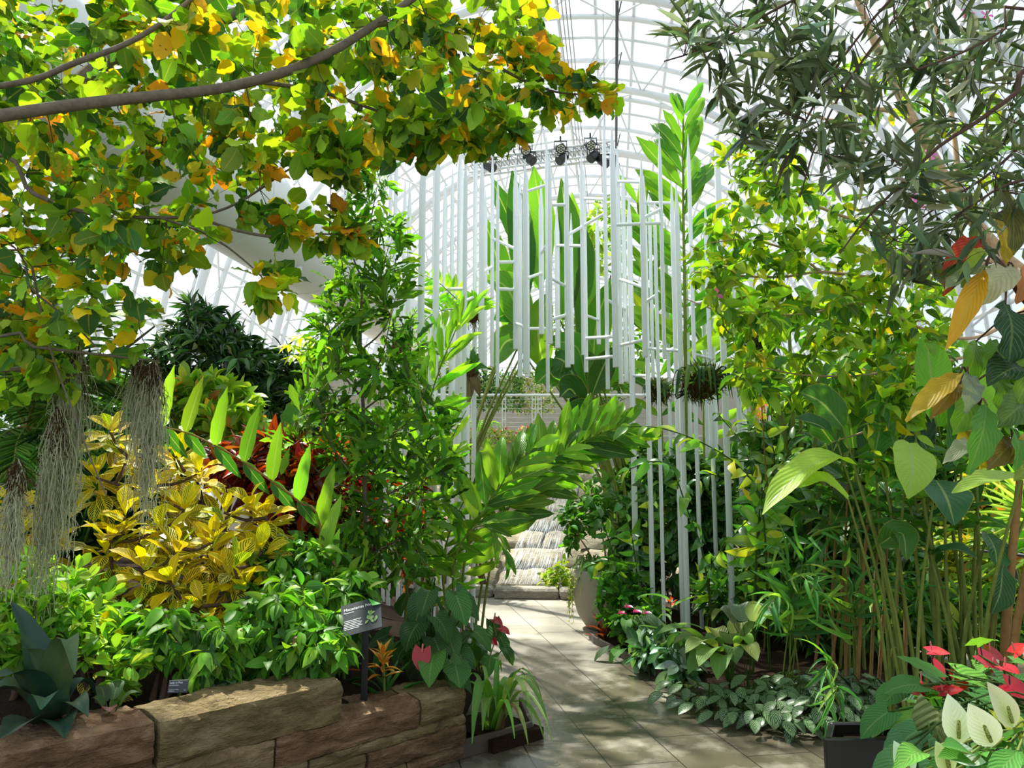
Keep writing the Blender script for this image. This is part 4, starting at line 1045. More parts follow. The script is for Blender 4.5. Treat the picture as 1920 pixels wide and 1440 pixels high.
# ---- strappy grass in the low tray at the wall end
gb0 = V3(-.12, 4.95, 0.02)
g = Geo(); g.box(V3(-.12, 5.02, .035), (.40, .5, .07), rot=np.array([[.75, -.66, 0], [.66, .75, 0], [0, 0, 1]])); so_ = g.build('bed_soil', M['soil'], smooth=False); so_['kind'] = 'structure'
t = plant('strap_leaf_plant', gb0, 'arching strappy grass plant spilling onto the path beside the stone wall', 'grass plant')
C_STR = pal((3, '#5f8a3c', .2), (2, '#7fa356', .2), (1, '#3f6a30', .2))
tips = [(905, 1370, 4.2), (885, 1395, 4.25), (1035, 1390, 4.3), (1020, 1385, 4.35), (975, 1350, 4.3), (965, 1385, 4.15), (1020, 1330, 4.7), (1010, 1300, 5.0), (940, 1260, 5.2), (900, 1255, 5.3), (870, 1290, 5.0), (985, 1270, 5.3), (955, 1310, 4.5), (1000, 1360, 4.5), (930, 1330, 4.4), (1005, 1275, 5.1), (1022, 1350, 4.7), (915, 1345, 4.3), (880, 1270, 5.2), (990, 1395, 4.25), (960, 1290, 5.3), (1030, 1372, 4.5)]
for k, tip in enumerate(tips):
    e = P(*tip); e[2] = max(e[2], .015); m = gb0+(e-gb0)*.5; m[2] = gb0[2]+U(.26, .42); m2 = gb0+(e-gb0)*.85; m2[2] = max(.5*m[2]+.5*e[2], .03)+.04
    hw = U(.013, .022) if k > 1 else .032
    g = Geo(); g.blade([gb0+R_.normal(0, .025, 3)*V3(1, 1, 0), m, m2, e], [hw*.6, hw, hw, hw*.8, .002], fold=.5, nc=2, n=18, col=C_STR(1)[0] if k != 4 else (*lin('#7a5a4a'), 1)); g.build('blade', M['leaf'], t)
# ================================================================ middle and background planting
# ---- slender tree with wavy holly-like leaves
C_MAC = pal((3, '#5f972c', .22), (2, '#4a7a28', .25), (2, '#84b436', .2), (1, '#335a24', .2))
base = at(683, 1130, 5.9)
t = plant('macadamia_tree', base, 'slender upright tree with wavy toothed leaves behind the slate sign', 'tree')
sk = Skel(); g = Geo()
trunk = limb(g, sk, [base]+PL([(684, 1000, 5.9), (682, 800, 5.95), (676, 600, 6.0), (690, 450, 6.0), (708, 345, 6.0)]), [.024, .02, .016, .012, .008, .003], n=40, seg=8); g.build('trunk', M['bark'], t)
ends = []
for (y0, dx, dy, z) in ((1040, -120, -130, .3), (1040, 110, -110, -.3), (1000, -140, -180, .2), (980, 150, -150, .3), (960, 190, -190, -.2), (930, -130, -120, -.4), (900, 160, -140, .5), (900, -90, -160, -.5), (860, -130, -110, .1), (840, 120, -120, -.4), (800, -90, -150, .4), (780, 70, -120, .4), (740, -70, -140, -.2), (720, 50, -130, -.3), (690, -60, -140, .2), (660, 60, -110, .3), (600, -45, -130, .2), (580, 45, -120, 0), (520, 30, -110, -.2), (520, -30, -110, .1)):
    i = np.argmin(abs(trunk[:, 2]-P(684, y0, 5.95)[2])); a = trunk[i]
    e = P(684+dx, y0+dy, 5.95+z); g = Geo(); limb(g, sk, [a, a+(e-a)*.5+V3(dx/1500, 0, -.06), e], [.009, .006, .003], n=12, seg=5); g.build('branch', M['bark'], t)
gb, gl = Geo(), Geo()
prof = [(330, 12), (380, 40), (430, 55), (500, 75), (560, 85), (620, 95), (680, 100), (740, 115), (800, 150), (860, 165), (920, 160), (980, 150), (1040, 130), (1085, 110)]
tg = []
for (ya, ha), (yb, hb) in zip(prof[:-1], prof[1:]):
    for k in range(int(5+(ha+hb)/13)):
        tg.append(P(700-.15*(ya-330)/5+U(-1, 1)*(ha+hb)/2 if ya < 700 else 695+U(-1, 1)*(ha+hb)/2, U(ya, yb), 5.95+U(-.5, .5)*min(1, ha/90)))
grow(gb, gl, sk, tg, T_MAC, C_MAC, L=(.15, .25), wr=.23, per=(6, 9), t0=.35, sag=-.03, droop=-.10, spread=.85, up=.9, petiole=.01, rmax=.004)
gb.build('twig_growth', M['barkt'], t); gl.build('foliage', M['leaf'], t)
# ---- big ginger-like canes
C_GIN = pal((3, '#62982a', .2), (2, '#86b632', .2), (1, '#447422', .2))
C_GLT = pal((3, '#8cc832', .18), (2, '#a4d648', .15), (1, '#6fae2a', .2))
def cane(t, pts, n, L, wr, cf, tr=(.25, 1.0), ang=(1.0, .35), up=(0, -.3, 1), r=(.014, .005), lift=.1, prof=(.8, 1, 1, .7), mat='rib', droop=.05, tms=T_GIN, jit=.14):
    gs, gl = Geo(), Geo()
    pinnate(gs, gl, pts, n, L, wr, tms, cf, t=tr, ang=ang, up=up, r=r, lift=lift, prof=list(prof), droop=droop, jit=jit)
    s = gs.build('cane', M['cane'], t); gl.build('leaves', M[mat], s)
base = at(880, 1190, 6.3)
t = plant('arching_ginger', base, 'big-leaved ginger arching up from the left bed across the path opening', 'ginger plant')
b2 = lambda dx=0: base+V3(dx, 0, 0)
cane(t, [base]+PL([(915, 1040, 6.4), (965, 930, 6.5), (1040, 860, 6.6), (1110, 820, 6.6), (1165, 800, 6.6)]), 21, (.40, .55), .24, C_GIN, ang=(.9, .5), tr=(.52, 1), up=(0, -1, .15), lift=.0)
cane(t, [b2(.06)]+PL([(918, 1070, 6.2), (950, 960, 6.2), (1005, 885, 6.3), (1060, 845, 6.3)]), 13, (.32, .44), .26, C_GIN, tr=(.55, 1), up=(0, -1, .5), ang=(1.0, .4))
cane(t, [b2(-.05)]+PL([(870, 1060, 6.0), (905, 960, 6.0), (955, 890, 6.0), (1000, 840, 6.1)]), 13, (.34, .46), .27, C_GIN, tr=(.4, 1), up=(0, -1, .2), ang=(1.0, .5))
cane(t, [b2(-.1)]+PL([(850, 1080, 5.9), (870, 1010, 5.8), (910, 985, 5.7), (945, 1030, 5.6)]), 9, (.26, .36), .2, C_GIN, tr=(.35, 1), up=(0, -.5, 1), droop=.5)
cane(t, [b2(-.08)]+PL([(830, 1080, 6.4), (850, 980, 6.4), (890, 915, 6.4), (930, 905, 6.3)]), 10, (.3, .42), .2, C_GIN, tr=(.35, 1), up=(0, -.7, 1), droop=.25)
base = at(760, 1100, 6.6)
t = plant('pale_ginger', base, 'light yellow-green ginger cane with feathered leaves rising right of the slender tree', 'ginger plant')
cane(t, [base]+PL([(770, 960, 6.5), (785, 830, 6.4), (815, 720, 6.3), (845, 640, 6.3), (862, 605, 6.3)]), 13, (.36, .56), .16, C_GLT, tr=(.42, 1), ang=(1.15, .35), up=(0, -1, .1), lift=0, mat='rib')
cane(t, [base+V3(.1, .1, 0)]+PL([(800, 950, 6.8), (830, 850, 6.8), (850, 770, 6.9)]), 9, (.3, .42), .17, C_GLT, tr=(.4, 1), up=(0, -1, .3))
# ---- paddle-lobed fern frond
base = at(615, 1050, 5.25)
t = plant('paddle_frond', base, 'arching frond with upright light green paddle lobes above the red-leaved shrub', 'fern')
gs, gl = Geo(), Geo()
c = curve([base]+PL([(600, 985, 5.2), (560, 940, 5.15), (500, 895, 5.1), (430, 850, 5.1), (360, 815, 5.1), (305, 800, 5.1)]), 40)
gs.tube(c, np.linspace(.012, .005, 40), 6)
for k, q in enumerate((5, 8, 12, 16, 20, 24, 28, 32, 36, 39)):
    up = norm(V3(.22+R_.normal(0, .06), -.1, 1)); gl.leaves(T_LOBE, c[q][None], up[None], V3(0, -1, .2)[None], U(.34, .42)*(1 if k else .7), .095, C_GLT(1))
    gl.leaves(T_LOBE, c[q][None], norm(V3(-.35, .8, .25))[None], V3(0, -.3, 1)[None], U(.3, .4), .085, pal((1, '#b9cfa0', .1))(1))
    gl.leaves(T_LOBE, c[q][None], norm(V3(.55, .2, -.75))[None], V3(0, -1, .2)[None], U(.2, .3), .08, pal((1, '#3f7a2c', .1))(1))
s = gs.build('rachis', M['caneb'], t); gl.build('lobes', M['rib'], s)
# ---- dark red croton
C_RCR = pal((3, '#7a2018', .3), (2, '#b8401c', .25), (2, '#451713', .3), (1, '#d8702a', .2), (.6, '#c0243a', .2))
shrub('evergreen_shrub', at(100, 1040, 6.9), [(110, 990, 6.9, 110, 60, .4, 90), (220, 930, 7.0, 90, 80, .4, 70)], 'dark green shrub filling in behind the large yellow croton', T_EL, pal((2, '#2f5a2c', .25), (1, '#4a7a3a', .25)), (.14, .22), .4, per=(8, 11))
shrub('red_croton', at(540, 1040, 6.3), [(500, 870, 6.2, 95, 55, .4, 60), (575, 930, 6.0, 70, 90, .4, 60), (470, 870, 6.7, 50, 40, .3, 14), (640, 900, 6.9, 60, 90, .4, 34), (770, 990, 7.0, 45, 90, .4, 22)], 'dark red and orange croton behind the paddle frond and the slender tree', T_LN, C_RCR, (.16, .26), .3, mat='leafg', per=(7, 11), droop=.3)
# ---- dark shrubs and light shrub behind on the left
C_DRK = pal((3, '#1f3f22', .25), (2, '#2f5a2c', .25), (1, '#4a7a3a', .25), (.5, '#7a9a6a', .2))
shrub('dark_mango_tree', at(420, 800, 10.8), [(390, 680, 10.8, 120, 85, .8, 130), (500, 720, 10.6, 90, 75, .7, 100), (370, 615, 11.0, 60, 45, .5, 40), (560, 760, 10.9, 70, 60, .6, 60), (320, 740, 10.7, 60, 70, .6, 60), (490, 810, 10.2, 110, 60, .6, 70)], 'dense dark evergreen tree in front of the glass wall on the left', T_LN, C_DRK, (.20, .30), .24, mat='leafg', per=(10, 14), droop=.35, cat='tree', trunk=.05, t0=.4)
C_ORT = pal((3, '#7fa838', .2), (2, '#a0bf4a', .2), (.5, '#e09a3c', .2), (.7, '#5a8a34', .2))
shrub('orange_tipped_shrub', at(400, 850, 8.0), [(390, 750, 7.9, 85, 42, .4, 50), (440, 790, 7.7, 70, 40, .4, 34), (330, 770, 7.8, 40, 40, .3, 20)], 'light green shrub with orange young leaves in front of the dark evergreen', T_EL, C_ORT, (.16, .24), .42, per=(7, 10), droop=.1)
# banana leaf and papaya
base = at(585, 900, 9.2); t = plant('banana_plant', base, 'single broad bright banana leaf left of the slender tree', 'banana plant')
g = Geo(); g.tube(curve([base]+PL([(580, 800, 9.2), (578, 725, 9.2)]), 10), [.06, .04, .02], 8); g.build('stem', M['cane'], t)
g = Geo(); g.blade(PL([(578, 728, 9.2), (600, 695, 9.2), (630, 660, 9.1), (668, 622, 9.0)]), [.05, .20, .24, .22, .12, .02], up=(.4, -1, .5), fold=.3, col=(*lin('#6fae2c'), 1), nc=6, ripple=.02); g.build('leaf', M['rib'], t)
g = Geo(); g.blade(PL([(578, 728, 9.2), (560, 780, 9.0), (520, 850, 8.9)]), [.05, .18, .2, .15, .02], up=(-.4, -1, .5), fold=.3, col=(*lin('#4f8f2c'), 1), nc=6, ripple=.02); g.build('leaf', M['rib'], t)
base = at(572, 900, 8.6); t = plant('papaya_sapling', base, 'thin sapling with pale yellow-green star leaves in front of the glass wall', 'tree')
g = Geo(); tp = P(577, 655, 8.6); g.tube(curve([base, (base+tp)/2+V3(.03, 0, 0), tp], 10), [.025, .02, .012], 7); g.build('trunk', M['cane'], t)
for q in ((548, 648), (590, 640), (615, 646), (570, 630), (560, 668), (600, 662)):
    e = P(*q, 8.6+U(-.2, .2)); gs = Geo(); gs.tube([tp, e], .006, 5); s = gs.build('petiole', M['cane'], t); g = Geo()
    a = np.arange(7)*.75+U(0, 1); g.leaves(T_LN, np.repeat(e[None], 7, 0), np.c_[np.cos(a), np.sin(a), np.full(7, -.15)], V3(0, -.3, 1), .22, .075, pal((1, '#c8d848', .15))(7)); g.build('leaf', M['leaf'], s)
# ---- epiphytes fastened to the left tubes
def epiphyte(px, py, Y, r, fronds, label, L=(.06, .10), cf=None):
    c = P(px, py, Y); t = plant('mounted_fern', c, label, 'fern')
    g = Geo()
    for k in range(60):
        d = norm(R_.normal(0, 1, 3)); p = c+d*r*U(.4, 1); g.tube([c+d*r*.2, p, p+R_.normal(0, .5, 3)*r+V3(0, 0, -r*.6)], .003, 3, cap=False)
    th = np.linspace(0, np.pi, 9)
    g.lathe([(r*.8*math.sin(a)+.001, -r*math.cos(a)*.9) for a in th], c, 12); g.build('root_ball', M['root'], t)
    for pts in fronds:
        gs, gl = Geo(), Geo(); pinnate(gs, gl, [c]+PL(pts), 20, (L[0], L[1]), .22, T_LN, cf or C_GLT, t=(.12, 1), ang=(1.25, .7), up=(0, -1, .4), r=(.006, .002), prof=[1, 1.2, 1, .6, .3], jit=.1)
        f = gs.build('frond', M['cane'], t); gl.build('leaflets', M['leaf'], f)
    return t
epiphyte(885, 588, 7.3, .10, [[(850, 555, 7.2), (815, 525, 7.1), (765, 505, 7.0)], [(845, 580, 7.1), (810, 590, 7.0), (785, 615, 6.9), (768, 640, 6.9)], [(890, 570, 7.3), (895, 555, 7.3)]], 'mounted fern with two long bare fronds on a tube left of the path', L=(.14, .22))
t = epiphyte(884, 700, 7.3, .09, [], 'mounted staghorn fern with hanging brown shields on a left tube')
c = P(884, 700, 7.3)
for e, hw in (((905, 660, 7.2), .04), ((868, 668, 7.2), .035), ((915, 690, 7.2), .035), ((900, 745, 7.2), .045), ((878, 760, 7.2), .05), ((890, 650, 7.3), .03)):
    e = P(*e); g = Geo(); g.blade([c, (c+e)/2+V3(0, -.06, .03), e], [hw*.5, hw, hw*.9, .004], up=(0, -1, .3), col=(*lin('#4a7a36' if e[2] > c[2] else '#6a5a40'), 1)); g.build('frond', M['leafm'], t)
epiphyte(752, 655, 7.6, .13, [[(770, 600, 7.5), (800, 560, 7.4)], [(735, 600, 7.6), (725, 570, 7.6)]], 'shaggy epiphyte clump on the leftmost tubes, half hidden by the slender tree', L=(.06, .1))
epiphyte(810, 690, 8.2, .10, [[(830, 675, 8.1), (850, 668, 8.1)]], 'small brown epiphyte on a left tube behind the pale ginger')
# ---- tall plants behind the gateway
C_BIG = pal((3, '#4f8a26', .2), (2, '#3a6e22', .2), (1, '#78b02e', .2))
def paddles(name, base, leaves_, label, cat='banana plant', cf=C_BIG, mat='rib', fold=.35, stem='cane', sr=.03, petn=10):
    """leaves_: (points of midrib [(px,py,Y)...], half width m); each on its own stalk from the base"""
    t = plant(name, base, label, cat)
    for pts, hw, upv in leaves_:
        q = PL(pts); g = Geo(); st = base+R_.normal(0, .06, 3)*V3(1, 1, 0)
        m = st+(q[0]-st)*.55+V3((st-q[0])[0]*.12, 0, .06)
        g.tube(curve([st, m, q[0]], petn), [sr, sr*.7, sr*.35], 7); s = g.build('stalk', M[stem], t)
        g = Geo(); g.blade(q, [hw*.25, hw*.8, hw, hw*.95, hw*.65, .006], up=upv, fold=fold, col=cf(1)[0], nc=6, ripple=hw*.10, rk=3, n=18); g.build('leaf', M[mat], s)
    return t
FU = (.15, -1, .2); FL = (-.2, -1, .2)
paddles('bird_of_paradise', V3(1.85, 10.5, 0), [([(1010, 540, 10.6), (1015, 420, 10.6), (1000, 310, 10.6)], .22, FL), ([(1060, 600, 10.5), (1066, 460, 10.4), (1052, 335, 10.4)], .21, FU), ([(1050, 600, 10.8), (1082, 480, 10.7), (1072, 360, 10.6)], .17, FL), ([(1020, 690, 10.4), (1010, 620, 10.3), (1030, 545, 10.2)], .22, FL), ([(1090, 650, 10.5), (1100, 520, 10.5), (1095, 420, 10.4)], .18, FU), ([(1045, 720, 10.3), (1030, 700, 10.1), (1005, 720, 9.8)], .2, FU), ([(1040, 670, 10.1), (1060, 680, 10.0), (1085, 720, 9.8)], .25, FL), ([(1110, 700, 10.2), (1120, 600, 10.2), (1150, 520, 10.1)], .2, FU), ([(1075, 740, 10), (1090, 690, 9.9), (1130, 680, 9.7)], .22, FL), ([(980, 660, 10.6), (965, 560, 10.7), (985, 470, 10.8)], .24, FL)],
    'tall banana-like plant with upright leaves seen through the hanging tubes, rooted at the right')
paddles('bird_of_paradise', V3(-1.0, 11.4, .05), [([(985, 560, 10.6), (975, 440, 10.5), (960, 320, 10.4)], .20, FU), ([(985, 620, 10.4), (950, 540, 10.3), (905, 520, 10.2)], .24, FU), ([(990, 640, 10.5), (960, 590, 10.4), (925, 600, 10.3)], .22, FU), ([(1000, 640, 10.4), (950, 640, 10.2), (925, 690, 10)], .2, FU), ([(1000, 500, 10.8), (950, 400, 10.7), (920, 330, 10.6)], .16, FU), ([(960, 600, 10.8), (930, 480, 10.8), (905, 400, 10.7)], .18, FU)],
    'banana-like plant with bright backlit leaves behind the left end of the hanging tubes')
paddles('canna_plant', V3(1.5, 9.9, 0), [([(1090, 760, 9.6), (1070, 730, 9.5), (1050, 745, 9.3)], .18, FU), ([(1110, 740, 9.6), (1130, 690, 9.6), (1150, 650, 9.6)], .16, FU), ([(1120, 790, 9.5), (1090, 770, 9.4), (1050, 800, 9.3)], .15, FU), ([(1110, 800, 9.4), (1145, 780, 9.3), (1175, 800, 9.2)], .15, FL), ([(1100, 720, 9.8), (1080, 650, 9.8), (1020, 640, 9.6)], .17, FU), ([(1130, 720, 9.7), (1165, 680, 9.7), (1195, 690, 9.6)], .16, FL), ([(1120, 850, 9.5), (1100, 830, 9.4), (1070, 850, 9.3)], .14, FU)], 'leafy canna behind the path opening with bent leaves above the waterfall', cat='canna')
base = at(1287, 1000, 8.9)
t = plant('giant_ginger', base, 'tallest ginger cane with long feathered leaves rising behind the right tubes', 'ginger plant')
cane(t, [base]+PL([(1286, 800, 8.8), (1284, 560, 8.7), (1281, 380, 8.7), (1281, 215, 8.7)]), 17, (.74, 1.02), .22, pal((3, '#6aa824', .15), (2, '#86c030', .15), (1, '#4a8822', .2)), tr=(.50, 1.0), ang=(1.05, .35), up=(0, -1, .0), lift=-.02, r=(.03, .012), prof=(.9, 1.05, 1, .8, .55), jit=.09)
cane(t, [base+V3(-.25, .2, 0)]+PL([(1240, 800, 9.1), (1225, 620, 9.1), (1205, 480, 9.1), (1195, 380, 9.0)]), 12, (.5, .66), .2, C_GIN, tr=(.45, 1), ang=(1.0, .4), up=(0, -1, .1), r=(.025, .01), jit=.12)
cane(t, [base+V3(.3, .2, 0)]+PL([(1320, 800, 9.2), (1330, 650, 9.2), (1345, 520, 9.2)]), 11, (.5, .66), .2, C_GIN, tr=(.4, 1), ang=(1.0, .4), up=(0, -1, .1), r=(.025, .01), jit=.12)
# greenery on the terraces
C_HDG = pal((3, '#4a7a34', .3), (2, '#6a9a44', .3), (1, '#2f5a2a', .3), (.8, '#93ae4a', .25))
def hedge(name, boxc, size, label, n, L=(.05, .09), cf=C_HDG, tms=T_TINY, mat='leafm', cat='plant', wr=.5):
    t = plant(name, boxc-V3(0, 0, size[2]/2), label, cat)
    g = Geo(); p = boxc+(U(-.5, .5, (n, 3)))*np.array(size); k = R_.random(n) < .6; p[k, 1] = boxc[1]-size[1]/2*U(.7, 1.1, k.sum())
    LL = U(L[0], L[1], n); g.leaves(tms, p, norm(R_.normal(0, 1, (n, 3))+V3(0, -.6, -.2)), norm(R_.normal(0, .5, (n, 3))+V3(0, -.6, 1)), LL, LL*wr, cf(n)); g.build('foliage', M[mat], t)
    g = Geo()
    for k in range(max(3, int(size[0]/.25))):
        x = boxc[0]+U(-.5, .5)*size[0]; g.tube([V3(x, boxc[1], boxc[2]-size[2]*.5), V3(x+U(-.1, .1), boxc[1]-size[1]*.2, boxc[2]+size[2]*.35)], .01, 5)
    g.build('stem_growth', M['barkd'], t)
hc = P(930, 735, 15.6); hedge('clipped_hedge', V3(hc[0], 15.6, hc[2]), (1.1, .6, .75), 'small-leaved green hedge on the terrace behind the railing, left part', 1800)
hc = P(1000, 740, 15.8); hedge('flowering_bush', V3(hc[0], 15.7, hc[2]+.05), (.85, .6, .9), 'yellow-green bush on the terrace beside the clipped hedge', 1300, cf=pal((2, '#9aa84a', .3), (2, '#6a8a3c', .3), (1, '#c0b070', .25)))
tc = P(965, 808, 14.15)
hedge('yellow_trailing_plant', V3(.1, 14.05, zt-.02), (2.4, .18, .22), 'low yellow-green plant trailing over the rim of the concrete terrace', 1500, L=(.03, .06), cf=pal((2, '#c0c838', .2), (2, '#8aa834', .25), (.6, '#d8a030', .2)))
g = Geo()
fl = plant('red_bedding_flower', V3(.2, 14.25, zt), 'row of small red and orange bedding flowers under the railing', 'flowers')
n = 90; p = np.c_[U(-1.2, 1.3, n), np.full(n, 14.22)+U(-.05, .05, n), zt+U(.05, .16, n)]
g.leaves(T_TINY, p, norm(R_.normal(0, 1, (n, 3))+V3(0, -1, .4)), V3(0, -.5, 1), .07, .05, pal((2, '#d02838', .15), (1, '#e07a28', .15), (1, '#e8b838', .15))(n)); g.build('blossom', M['red'], fl)
g = Geo(); g.leaves(T_TINY, p-V3(0, 0, .06), norm(R_.normal(0, 1, (n, 3))), V3(0, 0, 1), .1, .05, C_HDG(n)); g.build('foliage', M['leafm'], fl)
fc = P(905, 800, 13.9); t = plant('terrace_fern', V3(fc[0], 13.95, zt-.05), 'pale drooping fern at the left of the concrete terrace rim', 'fern')
for a in np.linspace(0, 6.28, 12)[:-1]:
    d = V3(math.cos(a), -abs(math.sin(a)), 0); o = V3(fc[0], 13.95, zt); gs, gl = Geo(), Geo()
    pinnate(gs, gl, [o, o+d*.25+V3(0, 0, .22), o+d*.5+V3(0, 0, -.1)], 14, (.07, .1), .25, T_TINY, C_GLT, t=(.1, 1), up=(0, 0, 1), r=(.005, .002), prof=[1, 1, .4]); f = gs.build('frond', M['cane'], t); gl.build('leaflets', M['leaf'], f)
shrub('terrace_shrub', V3(-2.2, 15.4, zt), [(820, 740, 15.3, 60, 50, .5, 50), (870, 700, 15.5, 50, 50, .4, 40), (780, 790, 15.0, 60, 40, .4, 30)], 'green shrub on the terrace behind the left tubes', T_EL, C_HDG, (.12, .2), .4, per=(7, 10))
shrub('terrace_shrub', V3(1.6, 15.4, zt), [(1120, 700, 15.3, 70, 60, .5, 60), (1080, 640, 16, 60, 60, .5, 40), (1180, 640, 15.6, 60, 80, .5, 50)], 'green shrub on the terrace behind the hanging tubes', T_EL, pal((2, '#6a9a34', .3), (1, '#9ab84a', .3), (1, '#4a7a2c', .3)), (.14, .22), .4, per=(7, 10))
shrub('far_tree', V3(2.0, 19.3, 4.0), [(1130, 420, 19.5, 60, 50, .8, 40), (1110, 470, 19.5, 45, 50, .6, 24)], 'small pale tree on the upper terrace, seen between the tube tips', T_EL, pal((2, '#8ab83a', .25), (1, '#b8cc5a', .25)), (.2, .3), .45, cat='tree', trunk=.05)
shrub('rockside_shrub', at(905, 950, 10.9), [(885, 900, 11.2, 35, 45, .4, 30), (870, 960, 10.9, 30, 50, .3, 26)], 'green shrub left of the waterfall rock', T_EL, C_HDG, (.10, .16), .4, per=(7, 10))
shrub('young_terrace_tree', V3(.15, 13.5, 1.6), [(935, 850, 13.4, 40, 22, .3, 10), (925, 890, 13.2, 25, 14, .2, 8), (960, 860, 13.4, 30, 20, .3, 8)], 'sparse light green young tree in front of the concrete wall', T_LN, pal((2, '#8aa848', .2), (1, '#a8c060', .2)), (.14, .2), .3, per=(5, 8), t0=.8)
# ---- waterfall bank: planter pot and its plants
pb_ = at(1140, 1165, 8.5)*V3(1, 1, 0)
t = plant('planter_pot', pb_, 'large rounded grey stone planter at the right side of the path', 'planter')
g = Geo(); g.lathe([(.001, .0), (.20, .0), (.235, .015), (.32, .14), (.37, .30), (.395, .48), (.40, .60), (.39, .62), (.365, .62), (.355, .58), (.33, .56), (.001, .56)], pb_, 40); g.build('bowl', M['pot'], t)
g = Geo(); g.lathe([(.001, .575), (.35, .57)], pb_, 24); g.build('soil', M['soil'], t)
o = pb_+V3(-.17, -.05, .57); t = plant('spider_plant', o, 'spilling spider plant at the left of the stone planter', 'spider plant')
gl = Geo()
for k in range(60):
    a = U(0, 6.28); d = V3(math.cos(a)*.8-.25, math.sin(a)*.8-.2, 0); e = o+d*U(.15, .28)+V3(0, 0, U(-.32, .1)); gl.blade([o, o+d*.14+V3(0, 0, U(.12, .22)), e], [.006, .010, .009, .002], fold=.4, nc=2, n=9, col=pal((2, '#4f7a34', .2), (1, '#9ab878', .2))(1)[0])
gl.build('leaves', M['leaf'], t)
o = pb_+V3(-.12, -.18, .56); t = plant('trailing_creeper', o, 'yellow-green creeper trailing down the front of the stone planter', 'plant')
for k in range(14):
    st = pb_+V3(math.cos(-3.3+.1*k)*.375, math.sin(-3.3+.1*k)*.375, .6)-V3(.0, 0, 0) if k < 7 else pb_+V3(-.35-.02*(k % 3), -.1+.02*(k-7), .6)
    q = curve([st, st+V3(-.03, -.04, -.1), st+V3(-.04+R_.normal(0, .02), -.05, -U(.2, .55))], 10); gs, gl = Geo(), Geo(); gs.tube(q, .002, 4)
    gl.leaves(T_TINY, q, norm(R_.normal(0, 1, (10, 3))+V3(0, -.5, -.5)), V3(0, -.4, 1), .035, .02, pal((2, '#a8b848', .2), (1, '#7a9a3a', .2))(10)); s = gs.build('strand', M['cane'], t); gl.build('leaf', M['leaf'], s)
o = pb_+V3(.12, .0, .57); bromeliad(o, o+V3(0, 0, .12), 18, (.2, .3), 'pink-centred bromeliad at the right of the stone planter', pal((2, '#6a8a4a', .2), (1, '#c0607a', .2)), pal((1, '#c83a8a', .2)), .07)
o = pb_+V3(.03, .05, .57); t_, _ = shrub('small_fig_tree', o, [(1100, 965, 8.5, 50, 38, .25, 34), (1070, 1000, 8.4, 24, 26, .15, 9), (1125, 930, 8.6, 45, 35, .25, 22)], 'small leafy tree growing out of the stone planter', T_EL, pal((2, '#5a8f34', .2), (2, '#417a2c', .2)), (.08, .13), .5, per=(7, 10), cat='tree', nst=2, trunk=.018, bark='barkt')
shrub('yellow_pool_shrub', at(1045, 1090, 10.9), [(1035, 1085, 10.85, 24, 13, .2, 14), (1055, 1068, 10.9, 18, 16, .15, 9)], 'yellow-green plant at the foot of the waterfall beside the stone planter', T_EL, pal((2, '#b0c040', .2), (2, '#86a838', .2)), (.09, .15), .4, per=(6, 9), nst=3)
for bx, lb in ((1195, 'green shrub behind the stone planter, left of the thickest tubes'), (1240, 'dense green shrub behind the tubes right of the stone planter')):
    shrub('bank_shrub', at(bx, 1050, 10.0), [(bx, 960, 10.2, 60, 90, .5, 70), (bx+30, 880, 10.3, 60, 60, .5, 50)], lb, T_EL, pal((2, '#4a7a2c', .3), (1, '#6a9a38', .3), (1, '#2f5a24', .3)), (.13, .22), .42, per=(8, 11))
# ================================================================ right side planting
# ---- grey-green narrow-leaved tree in the upper right
C_OLV = pal((4, '#5d6f4c', .22), (2, '#7a8a68', .2), (1.2, '#a0ab98', .2), (1, '#45573c', .2))
rb = V3(3.6, 3.0, 0.0)
t = plant('buttonwood_tree', rb, 'tree with narrow grey-green leaves filling the upper right', 'tree')
sk = Skel(); g = Geo()
limb(g, sk, [rb, rb+V3(.02, 0, 1.3), rb+V3(-.05, 0, 2.4), rb+V3(-.1, 0, 3.4), rb+V3(-.25, .05, 4.4)], [.10, .08, .065, .05, .03], seg=10, n=24); g.build('trunk', M['bark'], t)
RT = lambda h: rb+V3(-.06, 0, h)
for pts, r in (([RT(2.5)]+PL([(2050, 330, 2.9), (1960, 330, 2.8), (1880, 350, 2.8), (1800, 400, 2.8)]), [.03, .014, .01, .007, .004]),
               ([RT(2.9)]+PL([(1990, 130, 2.9), (1900, 180, 2.8), (1830, 230, 2.8), (1760, 275, 2.8), (1690, 345, 2.85), (1620, 415, 2.9), (1575, 475, 2.9)]), [.04, .022, .018, .015, .012, .009, .006, .003]),
               ([RT(3.3)]+PL([(1900, -120, 3.0), (1780, -80, 3.0), (1680, -10, 3.0), (1590, 95, 3.0), (1530, 190, 3.0), (1480, 290, 3.0), (1455, 350, 3.0)]), [.035, .02, .013, .010, .008, .006, .005, .003]),
               ([RT(3.4)]+PL([(1850, -100, 2.8), (1740, -30, 2.8), (1650, 70, 2.8), (1580, 170, 2.85), (1530, 270, 2.85), (1500, 370, 2.9)]), [.03, .016, .010, .007, .005, .003]),
               ([RT(3.4)]+PL([(1700, -130, 3.1), (1560, -40, 3.1), (1450, 20, 3.1), (1360, 70, 3.1), (1280, 105, 3.1), (1245, 115, 3.1)]), [.03, .02, .013, .009, .006, .003]),
               ([RT(3.0)]+PL([(1960, 20, 2.6), (1880, 60, 2.6), (1800, 100, 2.6), (1720, 130, 2.6)]), [.03, .014, .009, .006, .004]),
               ([RT(2.7)]+PL([(2000, 230, 3.2), (1920, 270, 3.2), (1850, 330, 3.2), (1740, 400, 3.2), (1650, 470, 3.2)]), [.03, .012, .009, .006, .003])):
    g = Geo(); limb(g, sk, pts, r, seg=6); g.build('bough', M['barkd'], t)
